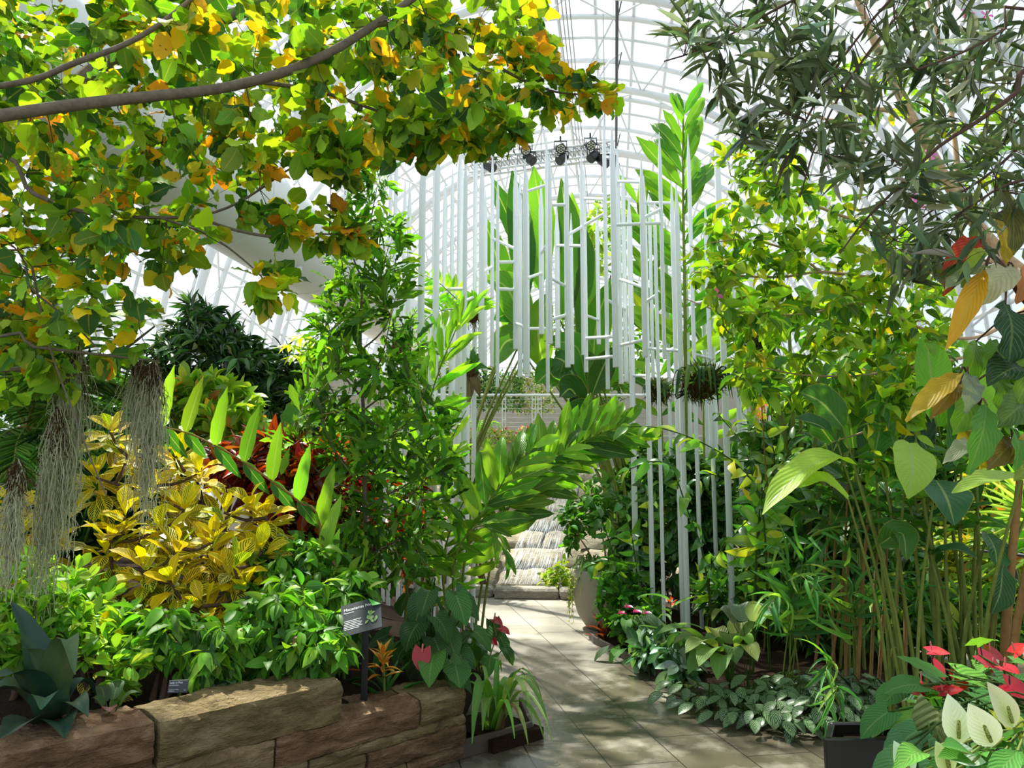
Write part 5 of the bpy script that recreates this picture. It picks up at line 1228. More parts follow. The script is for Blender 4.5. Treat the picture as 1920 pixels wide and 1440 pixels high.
gb, gl = Geo(), Geo()
tg = np.vstack([samp_poly([(1500, -60), (1980, -60), (1980, 470), (1850, 470), (1760, 520), (1700, 480), (1640, 440), (1560, 330), (1500, 180)], 230, 2.6, 3.5),
                samp_poly([(1250, 60), (1300, -40), (1560, -60), (1560, 120), (1480, 230), (1380, 210), (1330, 160)], 74, 2.9, 3.4),
                samp_poly([(1330, 190), (1450, 180), (1520, 280), (1480, 330), (1380, 270)], 22, 2.9, 3.3), samp_poly([(1640, 380), (1760, 430), (1750, 540), (1690, 560)], 12, 2.8, 3.1)])
grow(gb, gl, sk, tg, T_OL, C_OLV, L=(.09, .17), wr=.19, per=(4, 6), t0=.15, sag=.05, droop=.15, spread=.85, up=.5, rmax=.004, petiole=.004)
gb.build('twig_growth', M['barkd'], t); gl.build('foliage', M['leafm'], t)
# ---- pale-barked tree with thin yellow-green leaves
C_YLW = pal((4, '#86ac2c', .22), (3, '#a2c036', .2), (3, '#5f8c2a', .25), (.7, '#d0c42c', .15, 0, .6), (1.5, '#3f6a2c', .25))
ob = at(1980, 1150, 7.0)
t = plant('orchid_tree', ob, 'tan-barked tree with thin yellow-green leaves spreading across the right', 'tree')
sk = Skel(); g = Geo()
limb(g, sk, [ob, P(1985, 800, 7.0), P(1950, 560, 7.0), P(1880, 480, 7.0), P(1800, 380, 7.0), P(1745, 285, 7.0), P(1660, 125, 7.0), P(1600, -20, 7.0)], [.11, .10, .09, .075, .06, .05, .04, .03], seg=9, n=50); g.build('trunk', M['barkt'], t)
for pts, r in (([(1745, 285, 7.0), (1700, 220, 6.9), (1640, 205, 6.8), (1590, 220, 6.7), (1540, 170, 6.7)], [.035, .028, .022, .016, .010]),
               ([(1640, 205, 6.8), (1560, 225, 6.7), (1480, 200, 6.6)], [.016, .012, .006]), ([(1800, 380, 7.0), (1790, 260, 7.1), (1770, 120, 7.2), (1740, 0, 7.3)], [.03, .022, .018, .012]),
               ([(1880, 480, 7.0), (1760, 520, 6.4), (1640, 520, 6.0), (1540, 510, 5.8), (1450, 520, 5.7), (1300, 510, 5.6)], [.04, .026, .018, .013, .010, .005]),
               ([(1950, 560, 7.0), (1840, 630, 6.2), (1740, 620, 5.9), (1620, 570, 5.8), (1500, 590, 5.7), (1360, 585, 5.6), (1285, 560, 5.6)], [.04, .022, .016, .012, .010, .008, .004]),
               ([(1960, 620, 7.0), (1850, 660, 6.0), (1700, 690, 5.7), (1600, 705, 5.6), (1480, 700, 5.6), (1370, 670, 5.6)], [.03, .02, .014, .011, .008, .004]),
               ([(1760, 520, 6.4), (1660, 440, 6.1), (1540, 390, 6.0), (1440, 350, 5.9), (1370, 330, 5.9)], [.02, .016, .013, .010, .005]),
               ([(1540, 510, 5.8), (1480, 470, 5.7), (1400, 450, 5.7), (1330, 455, 5.6)], [.010, .008, .006, .003]),
               ([(1700, 690, 5.7), (1650, 790, 5.5), (1560, 830, 5.4)], [.012, .008, .004])):
    g = Geo(); limb(g, sk, PL(pts), r, seg=6); g.build('bough', M['barkt'], t)
gb, gl = Geo(), Geo()
tg = np.vstack([samp_poly([(1300, 500), (1420, 440), (1560, 430), (1680, 420), (1790, 520), (1760, 700), (1640, 760), (1480, 770), (1380, 740), (1350, 640)], 250, 5.2, 6.4),
                samp_poly([(1290, 470), (1380, 340), (1500, 350), (1640, 380), (1600, 470), (1440, 480), (1300, 560)], 50, 5.3, 6.3),
                samp_poly([(1330, 250), (1480, 260), (1560, 380), (1400, 380)], 26, 5.6, 6.2), samp_poly([(1600, 760), (1720, 700), (1740, 860), (1640, 880)], 26, 5.0, 5.6), samp_poly([(1560, 120), (1860, 100), (1880, 400), (1620, 330)], 30, 6.4, 7.2)])
grow(gb, gl, sk, tg, T_DROOP, C_YLW, L=(.09, .18), wr=.44, per=(6, 9), t0=.25, sag=.0, droop=.35, spread=1.0, up=.8, rmax=.005, petiole=.02)
gb.build('twig_growth', M['barkt'], t); gl.build('foliage', M['leafy'], t)
g = Geo()
for q in ((1712, 370, 5.6), (1724, 378, 5.6), (1850, 30, 6.5), (1815, 25, 6.5), (1745, 290, 6.5), (1340, 555, 5.5), (1825, 110, 6.5)):
    p = P(*q); a = np.arange(5)*1.257; pd = np.c_[np.cos(a), U(-.3, .0, 5), np.sin(a)]
    g = Geo(); g.leaves(T_OB, np.repeat(p[None], 5, 0), pd, V3(0, -1, .3), .07, .035, pal((1, '#e07ac8', .15))(5)); g.build('blossom', M['red'], t)
# ---- coarse big-leaved plant at the right border
cb = at(2010, 1300, 3.1)
t = plant('big_leaf_tree', cb, 'coarse big-leaved tree with yellow and red ageing leaves at the right border', 'tree')
sk = Skel(); g = Geo()
limb(g, sk, [cb, P(2010, 1000, 3.1), P(1990, 850, 3.0), P(1970, 600, 3.0), P(1960, 400, 3.0)], [.05, .04, .035, .03, .02], n=24); g.build('trunk', M['bark'], t)
for pts, r in (([(1990, 850, 3.0), (1925, 838, 2.9), (1880, 835, 2.9), (1850, 800, 2.9), (1825, 730, 2.9), (1815, 705, 2.9)], [.022, .017, .014, .010, .008, .006]), ([(1970, 600, 3.0), (1920, 560, 2.9), (1880, 500, 2.85), (1850, 470, 2.85)], [.02, .015, .012, .008])):
    g = Geo(); limb(g, sk, PL(pts), r, seg=7); g.build('bough', M['barkd'], t)
BIG = [  # base, tip, half width, colour, up
    ((1885, 570, 2.75), (1890, 690, 2.7), .115, '#22482a', (.3, -1, .2)), ((1845, 505, 2.8), (1775, 655, 2.65), .048, '#d9a01f', (-.4, -1, .3)),
    ((1850, 500, 2.8), (1770, 545, 2.75), .06, '#8da07a', (0, -.5, 1)), ((1900, 500, 2.85), (1825, 580, 2.8), .075, '#c8c4a4', (0, -.8, .8)), ((1930, 500, 2.9), (1905, 570, 2.85), .05, '#c07a4a', (.2, -1, .3)),
    ((1840, 450, 2.9), (1765, 520, 2.85), .06, '#c03a2a', (0, -1, .4)), ((1810, 540, 2.95), (1755, 510, 2.95), .05, '#7a9a2c', (0, -1, .4)), ((1790, 520, 2.95), (1768, 555, 2.9), .03, '#b83a2c', (0, -1, .3)),
    ((1850, 470, 2.8), (1800, 515, 2.75), .03, '#a4c23c', (0, -1, .6)), ((1880, 360, 2.9), (1900, 480, 2.8), .07, '#5a5a24', (.2, -1, .2)), ((1870, 400, 3.0), (1885, 500, 2.95), .05, '#b89a2c', (.1, -1, .2)),
    ((1800, 700, 2.85), (1698, 790, 2.75), .05, '#c0a22a', (-.2, -.8, .7)), ((1800, 720, 2.9), (1745, 785, 2.85), .04, '#8a6a24', (-.2, -.9, .4)), ((1815, 700, 2.85), (1810, 775, 2.8), .05, '#8b9a8c', (.2, -1, .4)),
    ((1920, 690, 2.8), (1850, 720, 2.7), .09, '#2a4a2c', (0, -.6, .8)), ((1830, 740, 2.95), (1785, 815, 2.85), .08, '#6a9a34', (.2, -1, .3)), ((1850, 760, 2.8), (1815, 890, 2.7), .07, '#4f8a2c', (.2, -1, .2)),
    ((1870, 810, 2.95), (1835, 880, 2.85), .075, '#c2a82a', (.2, -1, .2)), ((1900, 830, 2.9), (1850, 880, 2.8), .06, '#7a6a34', (0, -1, .4)), ((1895, 800, 2.9), (1905, 880, 2.75), .05, '#4f8f2a', (.3, -1, .2)),
    ((1830, 830, 2.9), (1768, 870, 2.8), .045, '#a8b49a', (0, -.6, .8)), ((1920, 760, 2.95), (1870, 800, 2.85), .08, '#5a7a3a', (.1, -1, .4)), ((1960, 820, 2.9), (1890, 870, 2.8), .06, '#b8a030', (0, -1, .4)),
    ((1950, 640, 3.0), (1905, 760, 2.9), .10, '#6a8f34', (.2, -1, .2)), ((1925, 430, 3.0), (1935, 560, 2.95), .09, '#6a7a30', (.3, -1, .2)), ((1880, 650, 3.0), (1845, 690, 2.95), .06, '#5f8f3a', (0, -1, .5)), ((1950, 560, 2.8), (1935, 700, 2.75), .09, '#33592c', (.3, -1, .1)),
    ((1830, 640, 3.1), (1800, 740, 3.0), .06, '#5f9030', (.2, -1, .2)), ((1870, 700, 3.05), (1880, 800, 3.0), .08, '#54832e', (.2, -1, .2)), ((1800, 790, 3.0), (1800, 850, 2.95), .05, '#9a8a2c', (.2, -1, .2)), ((1940, 880, 2.9), (1900, 900, 2.8), .05, '#8aa040', (0, -1, .4))]
for a, b, hw, c, up in BIG:
    q0, q1 = P(*a), P(*b); hw *= .85
    d2 = ((sk.P-q0)**2).sum(1); s0 = sk.P[np.argmin(d2)]
    gs = Geo(); gs.tube(curve([s0, (s0+q0)/2+V3(0, 0, .03), q0], 6), .004, 5); pt = gs.build('petiole', M['barkd'], t)
    m = (q0+q1)/2+V3(0, -.03, .02); g = Geo(); g.blade([q0, m, q1], [hw*.15, hw*.7, hw, hw*.95, hw*.6, .003], up=up, fold=.3, nc=6, ripple=hw*.16, rk=3.5, n=18, col=(*lin(c), .55)); g.build('leaf', M['leafv'], pt)
# ---- heliconias and broad paddles
C_HEL = pal((3, '#4f8a34', .18), (2, '#3a6e34', .18), (1, '#7aae3c', .15))
C_PLE = pal((1, '#a8cf4a', .08)); C_BLU = pal((1, '#467248', .08)); C_DKH = pal((2, '#42722e', .12), (1, '#34622e', .12))
def paddles2(name, base, lst, label, cat, sr=.013):
    t = plant(name, base, label, cat)
    for pts, hw, upv, cf in lst:
        q = PL(pts); g = Geo(); st = base+R_.normal(0, .07, 3)*V3(1, 1, 0); st[2] = base[2]
        m = st+(q[0]-st)*.5+V3((st-q[0])[0]*.15, 0, .05)
        g.tube(curve([st, m, q[0]], 12), [sr, sr*.8, sr*.45], 8); s = g.build('stalk', M['cane'], t)
        g = Geo(); g.blade(q, [hw*.3, hw*.85, hw, hw*.95, hw*.6, .006], up=upv, fold=.32, col=cf(1)[0], nc=6, ripple=hw*.06, rk=2.5, n=18); g.build('leaf', M['rib'], s)
    return t
paddles2('heliconia', at(1690, 1210, 5.0), [([(1705, 830, 4.9), (1710, 880, 4.7), (1702, 935, 4.6)], .13, (0, -.9, .5), C_PLE), ([(1755, 900, 4.8), (1775, 935, 4.6), (1790, 985, 4.5)], .14, (0, -.8, .6), C_BLU), ([(1600, 870, 4.9), (1550, 858, 4.8), (1480, 905, 4.7), (1430, 965, 4.6)], .11, (-.3, -.5, .9), C_PLE),
    ([(1590, 935, 4.8), (1540, 900, 4.8), (1490, 915, 4.8)], .08, (0, -.5, 1), C_PLE), ([(1640, 850, 5.2), (1660, 760, 5.3), (1690, 690, 5.4)], .13, (.3, -1, .1), C_HEL), ([(1580, 800, 5.2), (1540, 755, 5.2), (1500, 735, 5.1)], .12, (-.2, -1, .3), C_DKH), ([(1570, 830, 5.1), (1540, 800, 5.0), (1490, 785, 4.9)], .09, (0, -.7, .7), C_DKH), ([(1650, 1020, 4.9), (1690, 1000, 4.8), (1700, 1050, 4.7)], .09, (.2, -.9, .4), C_HEL)],
    'heliconia clump with broad pale leaf hanging in front, middle of the right bed', 'heliconia')
paddles2('heliconia', at(1815, 1225, 4.9), [([(1915, 895, 4.5), (1850, 898, 4.4), (1785, 925, 4.3)], .07, (0, -.5, 1), C_PLE), ([(1850, 1000, 4.9), (1865, 1030, 4.8), (1870, 1070, 4.7)], .10, (.2, -.9, .3), C_HEL), ([(1880, 1060, 4.7), (1875, 1110, 4.65), (1860, 1150, 4.6)], .09, (.3, -.9, .1), C_HEL), ([(1840, 850, 5.2), (1830, 740, 5.3), (1810, 640, 5.4)], .14, (.2, -1, .1), pal((1, '#8cc63a', .1))), ([(1760, 800, 5.4), (1745, 700, 5.4), (1735, 610, 5.4)], .14, (0, -1, .1), pal((1, '#86c03a', .1))),
    ([(1930, 950, 4.8), (1960, 900, 4.7), (1980, 880, 4.6)], .1, (0, -1, .3), C_HEL), ([(1790, 870, 5.2), (1800, 780, 5.3), (1770, 720, 5.4)], .11, (0, -1, .2), C_HEL), ([(1700, 890, 5.3), (1720, 800, 5.4), (1700, 730, 5.5)], .12, (0, -1, .2), C_DKH), ([(1745, 1040, 4.9), (1790, 1030, 4.8), (1830, 1045, 4.7)], .07, (0, -.4, 1), C_BLU)],
    'heliconia clump with bluish leaf and thick stems at the right of the bed', 'heliconia', sr=.016)
paddles2('banana_plant', at(1590, 1120, 6.2), [([(1560, 830, 6.2), (1520, 780, 6.2), (1470, 745, 6.0)], .15, (0, -1, .3), C_DKH), ([(1600, 840, 6.2), (1590, 780, 6.2), (1560, 700, 6.2)], .16, (0, -1, .2), C_HEL), ([(1620, 860, 6.1), (1650, 800, 6.1), (1690, 780, 6.0)], .15, (0, -1, .3), C_DKH), ([(1580, 900, 6.0), (1550, 880, 5.9), (1500, 850, 5.8)], .12, (0, -.7, .7), C_DKH), ([(1640, 930, 6.0), (1680, 900, 5.9), (1720, 930, 5.8)], .14, (0, -.8, .5), C_HEL), ([(1610, 950, 6.0), (1590, 930, 5.8), (1560, 990, 5.7)], .12, (0, -.9, .4), C_DKH)], 'dark banana plant with broad leaves just left of the pale hanging heliconia leaf', 'banana plant')
paddles2('banana_plant', at(1500, 1080, 7.6), [([(1440, 640, 7.6), (1450, 570, 7.6), (1440, 520, 7.5)], .2, (0, -1, .2), C_GLT), ([(1430, 600, 7.8), (1400, 560, 7.8), (1390, 530, 7.8)], .15, (0, -1, .2), C_GLT), ([(1480, 620, 7.4), (1500, 560, 7.4), (1490, 540, 7.3)], .16, (0, -1, .2), C_HEL), ([(1500, 760, 7.2), (1470, 700, 7.2), (1440, 690, 7.0)], .16, (0, -1, .4), C_HEL), ([(1540, 760, 7.3), (1580, 690, 7.3), (1600, 640, 7.3)], .18, (0, -1, .2), C_HEL), ([(1620, 750, 7.4), (1640, 680, 7.4), (1660, 620, 7.4)], .2, (0, -1, .2), C_DKH), ([(1560, 850, 7.0), (1590, 800, 7.0), (1640, 790, 6.9)], .16, (0, -1, .3), C_DKH)],
    'banana plant with bright backlit leaves behind the yellow-green tree', 'banana plant', sr=.035)
# thick leafless canes at the far right
def stems(name, lst, label, mat, cat='plant', tops=True, cf=C_HEL, Lr=(.28, .45), wr=.22):
    base = at(*lst[0][0]); t = plant(name, base, label, cat)
    for bot, top, r in lst:
        b0 = at(*bot); e = P(*top); g = Geo(); m = (b0+e)/2+V3(R_.normal(0, .03), 0, 0); cv = curve([b0, m, e], 14); g.tube(cv, [r, r*.85, r*.6], 8); s = g.build('stem', M[mat], t)
        gl = Geo()
        if tops:
            k = 5; pos = cv[[-1, -1, -2, -3, -4]]; a = U(0, 6.28)+np.arange(k)*2.4; gl.leaves(T_GIN, pos, np.c_[np.cos(a)*.8, np.sin(a)*.5-.2, np.full(k, .35)], V3(0, -.3, 1), U(Lr[0], Lr[1], k), .09, cf(k)); gl.build('leaves', M['rib'], s)
    return t
stems('tall_cane_plant', [((1870, 1250, 4.7), (1912, 900, 4.8), .034), ((1885, 1255, 4.6), (1935, 1010, 4.5), .028), ((1905, 1250, 4.5), (1950, 1000, 4.4), .026), ((1840, 1240, 5.0), (1880, 1040, 5.0), .022)], 'four thick brownish canes rising at the right border', 'caneb', tops=False)
stems('tall_cane_plant', [((1722, 1230, 5.0), (1660, 900, 5.1), 0.0144), ((1735, 1235, 5.0), (1700, 880, 5.1), 0.0158), ((1745, 1235, 4.95), (1725, 900, 5.0), 0.0158), ((1765, 1240, 5.0), (1735, 870, 5.2), 0.0173), ((1790, 1240, 4.9), (1770, 900, 5.0), 0.0144), ((1800, 1235, 5.1), (1802, 880, 5.1), 0.0130), ((1835, 1240, 4.95), (1830, 870, 5.0), 0.0144), ((1770, 1240, 5.1), (1745, 980, 5.2), 0.0115)], 'sheaf of thick green canes in the right bed behind the red anthuriums', 'cane', tops=True)
stems('brown_cane_plant', [((1580, 1180, 5.6), (1600, 950, 5.7), .014), ((1600, 1190, 5.5), (1630, 930, 5.6), .016), ((1625, 1190, 5.6), (1650, 960, 5.7), .013), ((1640, 1180, 5.7), (1665, 980, 5.7), .014), ((1560, 1180, 5.8), (1570, 960, 5.8), .013), ((1660, 1190, 5.6), (1690, 1000, 5.6), .013), ((1545, 1190, 5.7), (1590, 900, 5.7), .012), ((1520, 1190, 5.9), (1560, 930, 5.9), .012), ((1690, 1200, 5.4), (1670, 940, 5.6), .014)], 'thicket of thin brownish canes in the middle of the right bed', 'caneb', cf=C_DKH, Lr=(.25, .38))
# ---- cane shrubs wrapping the right-hand tubes
C_SPG = pal((3, '#4a8438', .22), (2, '#38692f', .22), (1.6, '#6aa034', .2), (.7, '#a8c23a', .15))
def spiral(base, arcs, label, cf=C_SPG, L=(.17, .26), wr=.36, n=11):
    t = plant('spiral_ginger', base, label, 'ginger plant', None)
    for pts in arcs:
        gs, gl = Geo(), Geo(); st = base+R_.normal(0, .08, 3)*V3(1, 1, 0); st[2] = base[2]
        pinnate(gs, gl, [st]+PL(pts), n, L, wr, T_DROOP, cf, t=(.35, 1), ang=(1.2, .7), up=(0, -.4, 1), r=(.010, .004), lift=.15, prof=[1, 1, .8], droop=.45, jit=.25)
        s = gs.build('cane', M['stemd'], t); gl.build('leaves', M['leafg'], s)
    return t
spiral(at(1445, 1180, 6.2), [[(1430, 960, 6.0), (1390, 880, 5.9), (1320, 832, 5.9), (1240, 803, 5.9), (1175, 800, 5.9)], [(1420, 1000, 6.1), (1440, 900, 6.0), (1490, 850, 5.9)]], 'ginger cane arching left across the white tubes', pal((2, '#86b034', .2), (2, '#5a9030', .2), (.7, '#c0c83a', .15)), n=13)
spiral(at(1330, 1180, 6.6), [[(1320, 1050, 6.4), (1290, 960, 6.3), (1260, 880, 6.2), (1225, 865, 6.1), (1180, 880, 6.1)], [(1330, 1080, 6.5), (1380, 1000, 6.3), (1420, 960, 6.2)]], 'dark-stemmed ginger bending left in front of the right tubes')
spiral(at(1380, 1160, 8.1), [[(1350, 1040, 8.2), (1370, 940, 8.2), (1340, 890, 8.1), (1290, 910, 8.0)], [(1400, 1040, 8.1), (1440, 960, 8.1), (1470, 930, 8.0)], [(1290, 1060, 8.4), (1240, 960, 8.4), (1210, 930, 8.3)]], 'bushy ginger with glossy leaves at the middle of the right tubes, behind them')
spiral(at(1420, 1150, 7.0), [[(1420, 980, 7.0), (1400, 850, 6.9), (1350, 780, 6.8)], [(1440, 960, 7.0), (1450, 840, 6.9), (1400, 790, 6.8)], [(1450, 960, 7.0), (1490, 820, 6.9), (1540, 790, 6.8)], [(1430, 900, 7.1), (1440, 780, 7.1), (1470, 700, 7.0)]], 'tall ginger cluster behind the rightmost tubes')
spiral(at(1200, 1170, 7.9), [[(1190, 1040, 7.8), (1170, 960, 7.7), (1140, 900, 7.6)], [(1200, 1050, 7.8), (1220, 960, 7.7), (1200, 900, 7.6)], [(1160, 1060, 7.9), (1130, 980, 7.9), (1105, 930, 7.8)], [(1180, 1080, 7.8), (1150, 1050, 7.7), (1110, 1060, 7.6)]], 'green ginger cluster between the stone planter and the right tubes')
shrub('dark_undergrowth_shrub', at(1290, 1140, 8.6), [(1270, 980, 8.7, 90, 130, .3, 110), (1380, 980, 8.6, 90, 150, .3, 120), (1190, 1060, 8.7, 50, 80, .25, 50)], 'dark leafy shrub filling the space behind the right tubes', T_LN, pal((3, '#356430', .25), (2, '#4a7e36', .25), (1, '#7aa844', .2)), (.16, .26), .32, mat='leafg', per=(8, 11), nst=5)
shrub('dark_undergrowth_shrub', at(1480, 1140, 7.8), [(1480, 900, 7.8, 90, 120, .4, 90), (1540, 1000, 7.4, 110, 110, .4, 110), (1640, 1060, 7.2, 90, 90, .4, 70)], 'dark leafy shrub behind the brown canes', T_LN, pal((3, '#3f7632', .25), (2, '#579038', .25), (1, '#86b044', .2)), (.18, .28), .28, mat='leafg', per=(8, 11), nst=5)
# mixed foot of the right bed
shrub('red_ginger_shrub', at(1165, 1190, 7.75), [(1160, 1110, 7.7, 45, 55, .25, 46), (1190, 1160, 7.4, 45, 45, .25, 36)], 'small-leaved green shrub with red flower cones in front of the planter pot', T_OV, pal((3, '#3f7a30', .22), (2, '#5a9a38', .2), (.6, '#8ab83c', .2)), (.09, .14), .55, per=(7, 10))
base = at(1180, 1185, 7.5)
for k, (q, col, lb) in enumerate((((1172, 1130, 7.3), '#c8288c', 'pink'), ((1210, 1152, 7.2), '#c8287c', 'pink'), ((1160, 1145, 7.3), '#e05a8c', 'pink'))):
    pass
t = plant('magenta_flower_plant', at(1190, 1200, 7.2), 'low plant with magenta flowers at the edge of the right bed', 'flowers')
for q in ((1172, 1138, 7.2), (1188, 1147, 7.1), (1207, 1150, 7.1), (1160, 1150, 7.2)):
    spathe_flower(t, at(1190, 1200, 7.2), P(*q), .09, .06, V3(.5, -.5, .1), pal((1, '#c8287c', .15)), M['spx_red'], spl=.03)
for k in range(22):
    heart_leaf(t, at(1190+R_.normal(0, 15), 1205, 7.1), P(R_.normal(1205, 30), R_.normal(1190, 22), 7.1+U(-.4, .2)), U(.14, .2), U(.09, .12), pal((2, '#3f6a3c', .2), (1, '#5a8a44', .2)))
t = plant('rusty_bromeliad', at(1130, 1185, 7.9), 'rust-red bromeliad at the near corner of the right bed', 'bromeliad')
gl = Geo(); whorl(gl, None, at(1133, 1185, 7.8)+V3(0, 0, .05), V3(0, 0, 1), 20, (.2, .32), .14, T_ST, pal((2, '#8a3a20', .2), (1, '#b0542c', .2)), el=(1.1, .2)); gl.build('leaves', M['leafg'], t)
t = plant('orange_flower_plant', at(1258, 1180, 6.7), 'slender plant with a single orange flower in front of the tubes', 'flowers')
o = at(1258, 1180, 6.7); e = P(1258, 1128, 6.6); gs = Geo(); gs.tube([o, e], .004, 5); s = gs.build('stem', M['cane'], t)
gl = Geo(); whorl(gl, None, e, V3(0, 0, 1), 8, (.05, .08), .4, T_LN, pal((1, '#e8602a', .15)), el=(1.2, .4)); gl.build('flower', M['red'], s)
gl = Geo(); a = np.arange(10)*2.4; gl.leaves(T_ST, np.linspace(o, e, 10), np.c_[np.cos(a), np.sin(a), np.full(10, .5)], V3(0, 0, 1), .3, .04, pal((1, '#6a9a54', .2))(10)); gl.build('leaves', M['leaf'], t)
g = None
cor = plant('coral_flower_plant', at(1430, 1150, 6.9), 'cane with a coral-red flower spray at the right of the tubes', 'flowers')
o = at(1430, 1150, 6.9); e = P(1428, 760, 6.7); gs = Geo(); gs.tube(curve([o, (o+e)/2+V3(.05, 0, 0), e], 12), .006, 5); gs.build('stem', M['caneb'], cor)
n = 70; p = e+R_.normal(0, 1, (n, 3))*V3(.035, .035, .06)-V3(0, 0, .03); gl = Geo(); gl.leaves(T_TINY, p, norm(R_.normal(0, 1, (n, 3))), V3(0, 0, 1), .035, .012, pal((1, '#e8705a', .15))(n)); gl.build('flower_head', M['red'], cor)
# strap leaved clump and striped-leaf ground cover along the edge
C_CAL = pal((3, '#4a7a3c', .15, 0, .55), (2, '#6a9a4a', .15, 0, .5), (1, '#3a6a3a', .15, 0, .6))
lowplant('striped_calathea', at(1370, 1270, 5.75), [(1230, 1190, 5.5), (1285, 1225, 5.3), (1310, 1250, 5.2), (1325, 1215, 5.7), (1370, 1205, 5.8), (1410, 1215, 5.6), (1345, 1275, 5.2), (1290, 1265, 5.4), (1395, 1175, 6.0), (1440, 1180, 5.8), (1380, 1245, 5.4), (1330, 1190, 6.1), (1260, 1210, 5.7), (1420, 1240, 5.4)], .075, 'pale striped calathea with long leaves leaning over the path edge', 'leafv', pal((2, '#7a9a4c', .12), (1, '#5f8a44', .12)), arch=.22)
lowplant('peacock_calathea', at(1400, 1200, 5.75), [(1445, 1148, 5.5), (1380, 1150, 5.9), (1335, 1165, 5.9), (1470, 1180, 5.7)], .10, 'calathea with a big silvery ribbed leaf in front of the rightmost tubes', 'leafv', pal((1, '#8aa48a', .1)), arch=.3)
C_ZEB = pal((3, '#2c4a28', .15, 0, .6), (1.5, '#3a5c30', .15, 0, .65), (1, '#274028', .15, 0, .55))
def zebra(px, py, Y, label, n=15, Lr=(.11, .16)):
    b = at(px, py, Y); t = plant('zebra_plant', b, label, 'ground cover', 'zebra-striped ground cover along the right bed')
    g = Geo(); a = np.arange(n)*2.4+U(0, 6); r = np.sqrt(np.arange(n)/n)*.19; pos = b+np.c_[np.cos(a)*r, np.sin(a)*r, .17-.5*r+U(-.02, .03, n)]
    for q in pos: gs = None
    d = np.c_[np.cos(a), np.sin(a)-.35, np.full(n, -.25)]; LL = U(*Lr, n)
    g.leaves([tmpl('elliptic', nl=8, curl=c, fold=.35, nc=4) for c in (.4, .9)], pos, d, norm(np.c_[np.cos(a)*.4, np.sin(a)*.4-.5, np.ones(n)]), LL, LL*.52, C_ZEB(n)); g.build('leaves', M['zebra'], t)
    gs = Geo()
    for q in pos: gs.tube(curve([b, b+(q-b)*V3(.4, .4, .7), q], 5), .003, 4, cap=False)
    gs.build('leaf_stalk', M['stemd'], t)
ZP = [(1290, 1262, 5.75), (1330, 1285, 5.5), (1372, 1300, 5.35), (1415, 1315, 5.2), (1455, 1325, 5.15), (1500, 1330, 5.12), (1545, 1335, 5.12), (1590, 1338, 5.15), (1630, 1330, 5.2), (1400, 1275, 5.55), (1450, 1285, 5.45), (1500, 1290, 5.4), (1550, 1290, 5.4), (1600, 1295, 5.4), (1480, 1250, 5.7), (1540, 1250, 5.7), (1600, 1255, 5.65), (1645, 1290, 5.4), (1670, 1320, 5.25)]
for k, q in enumerate(ZP):
    zebra(*q, 'low rosette of dark leaves with pale zebra stripes edging the right bed')
shrub('glossy_edge_plant', at(1235, 1240, 6.7), [(1230, 1215, 6.6, 45, 28, .2, 26), (1270, 1235, 6.2, 30, 25, .2, 16)], 'glossy dark green low plant hanging over the edging below the thinnest tube', T_EL, pal((3, '#3a6a3c', .2), (1, '#8aa890', .2)), (.12, .19), .45, mat='leafg', per=(6, 9), nst=2)
# bamboo-like grass
C_BAM = pal((3, '#5c9c4c', .2), (2, '#468242', .2), (1.4, '#92bc50', .2))
def bamboo(base, arcs, label, L=(.22, .36), n=9):
    t = plant('bamboo_plant', base, label, 'grass plant')
    for pts in arcs:
        gs, gl = Geo(), Geo(); st = base+R_.normal(0, .05, 3)*V3(1, 1, 0); st[2] = base[2]
        pinnate(gs, gl, [st]+PL(pts), n, L, .13, T_ST, C_BAM, t=(.35, 1), ang=(.9, .4), up=(0, -.6, 1), r=(.006, .002), lift=.1, prof=[1, 1, .7], droop=.3, jit=.2)
        s = gs.build('culm', M['cane'], t); gl.build('leaves', M['leaf'], s)
bamboo(at(1560, 1330, 5.1), [[(1555, 1280, 5.0), (1552, 1240, 4.9), (1548, 1270, 4.75)], [(1560, 1300, 5.0), (1570, 1290, 4.85), (1545, 1350, 4.75)]], 'drooping bamboo-like grass tuft at the front of the right bed', L=(.18, .28), n=6)
bamboo(at(1490, 1230, 5.8), [[(1480, 1120, 5.7), (1470, 1050, 5.6), (1440, 1020, 5.5)], [(1500, 1110, 5.7), (1510, 1020, 5.6), (1540, 1000, 5.5)], [(1485, 1130, 5.7), (1500, 1080, 5.5), (1530, 1110, 5.3)], [(1480, 1150, 5.7), (1460, 1120, 5.5), (1440, 1140, 5.3)], [(1510, 1140, 5.8), (1540, 1060, 5.7), (1590, 1060, 5.6)]], 'bamboo-like grass clump with long leaves in the middle of the right bed', n=8)
bamboo(at(1600, 1220, 5.6), [[(1600, 1130, 5.5), (1640, 1090, 5.3), (1700, 1075, 5.1)], [(1610, 1150, 5.5), (1660, 1100, 5.2), (1720, 1100, 5.0)], [(1590, 1130, 5.6), (1580, 1040, 5.5), (1600, 1000, 5.4)], [(1600, 1150, 5.5), (1570, 1090, 5.4), (1530, 1080, 5.3)]], 'bamboo-like grass with leaves reaching right in front of the canes', n=6)
t = plant('dark_bromeliad', at(1690, 1265, 5.1), 'dark spiky rosette in the shade behind the red anthuriums', 'bromeliad')
gl = Geo(); whorl(gl, None, at(1690, 1265, 5.1)+V3(0, 0, .06), V3(0, 0, 1), 26, (.28, .42), .09, T_ST, pal((1, '#1f3a26', .2)), el=(1.1, .1)); gl.build('leaves', M['leafg'], t)
t = plant('dark_bromeliad', at(1620, 1265, 5.3), 'dark spiky rosette in the shade left of the canes', 'bromeliad')
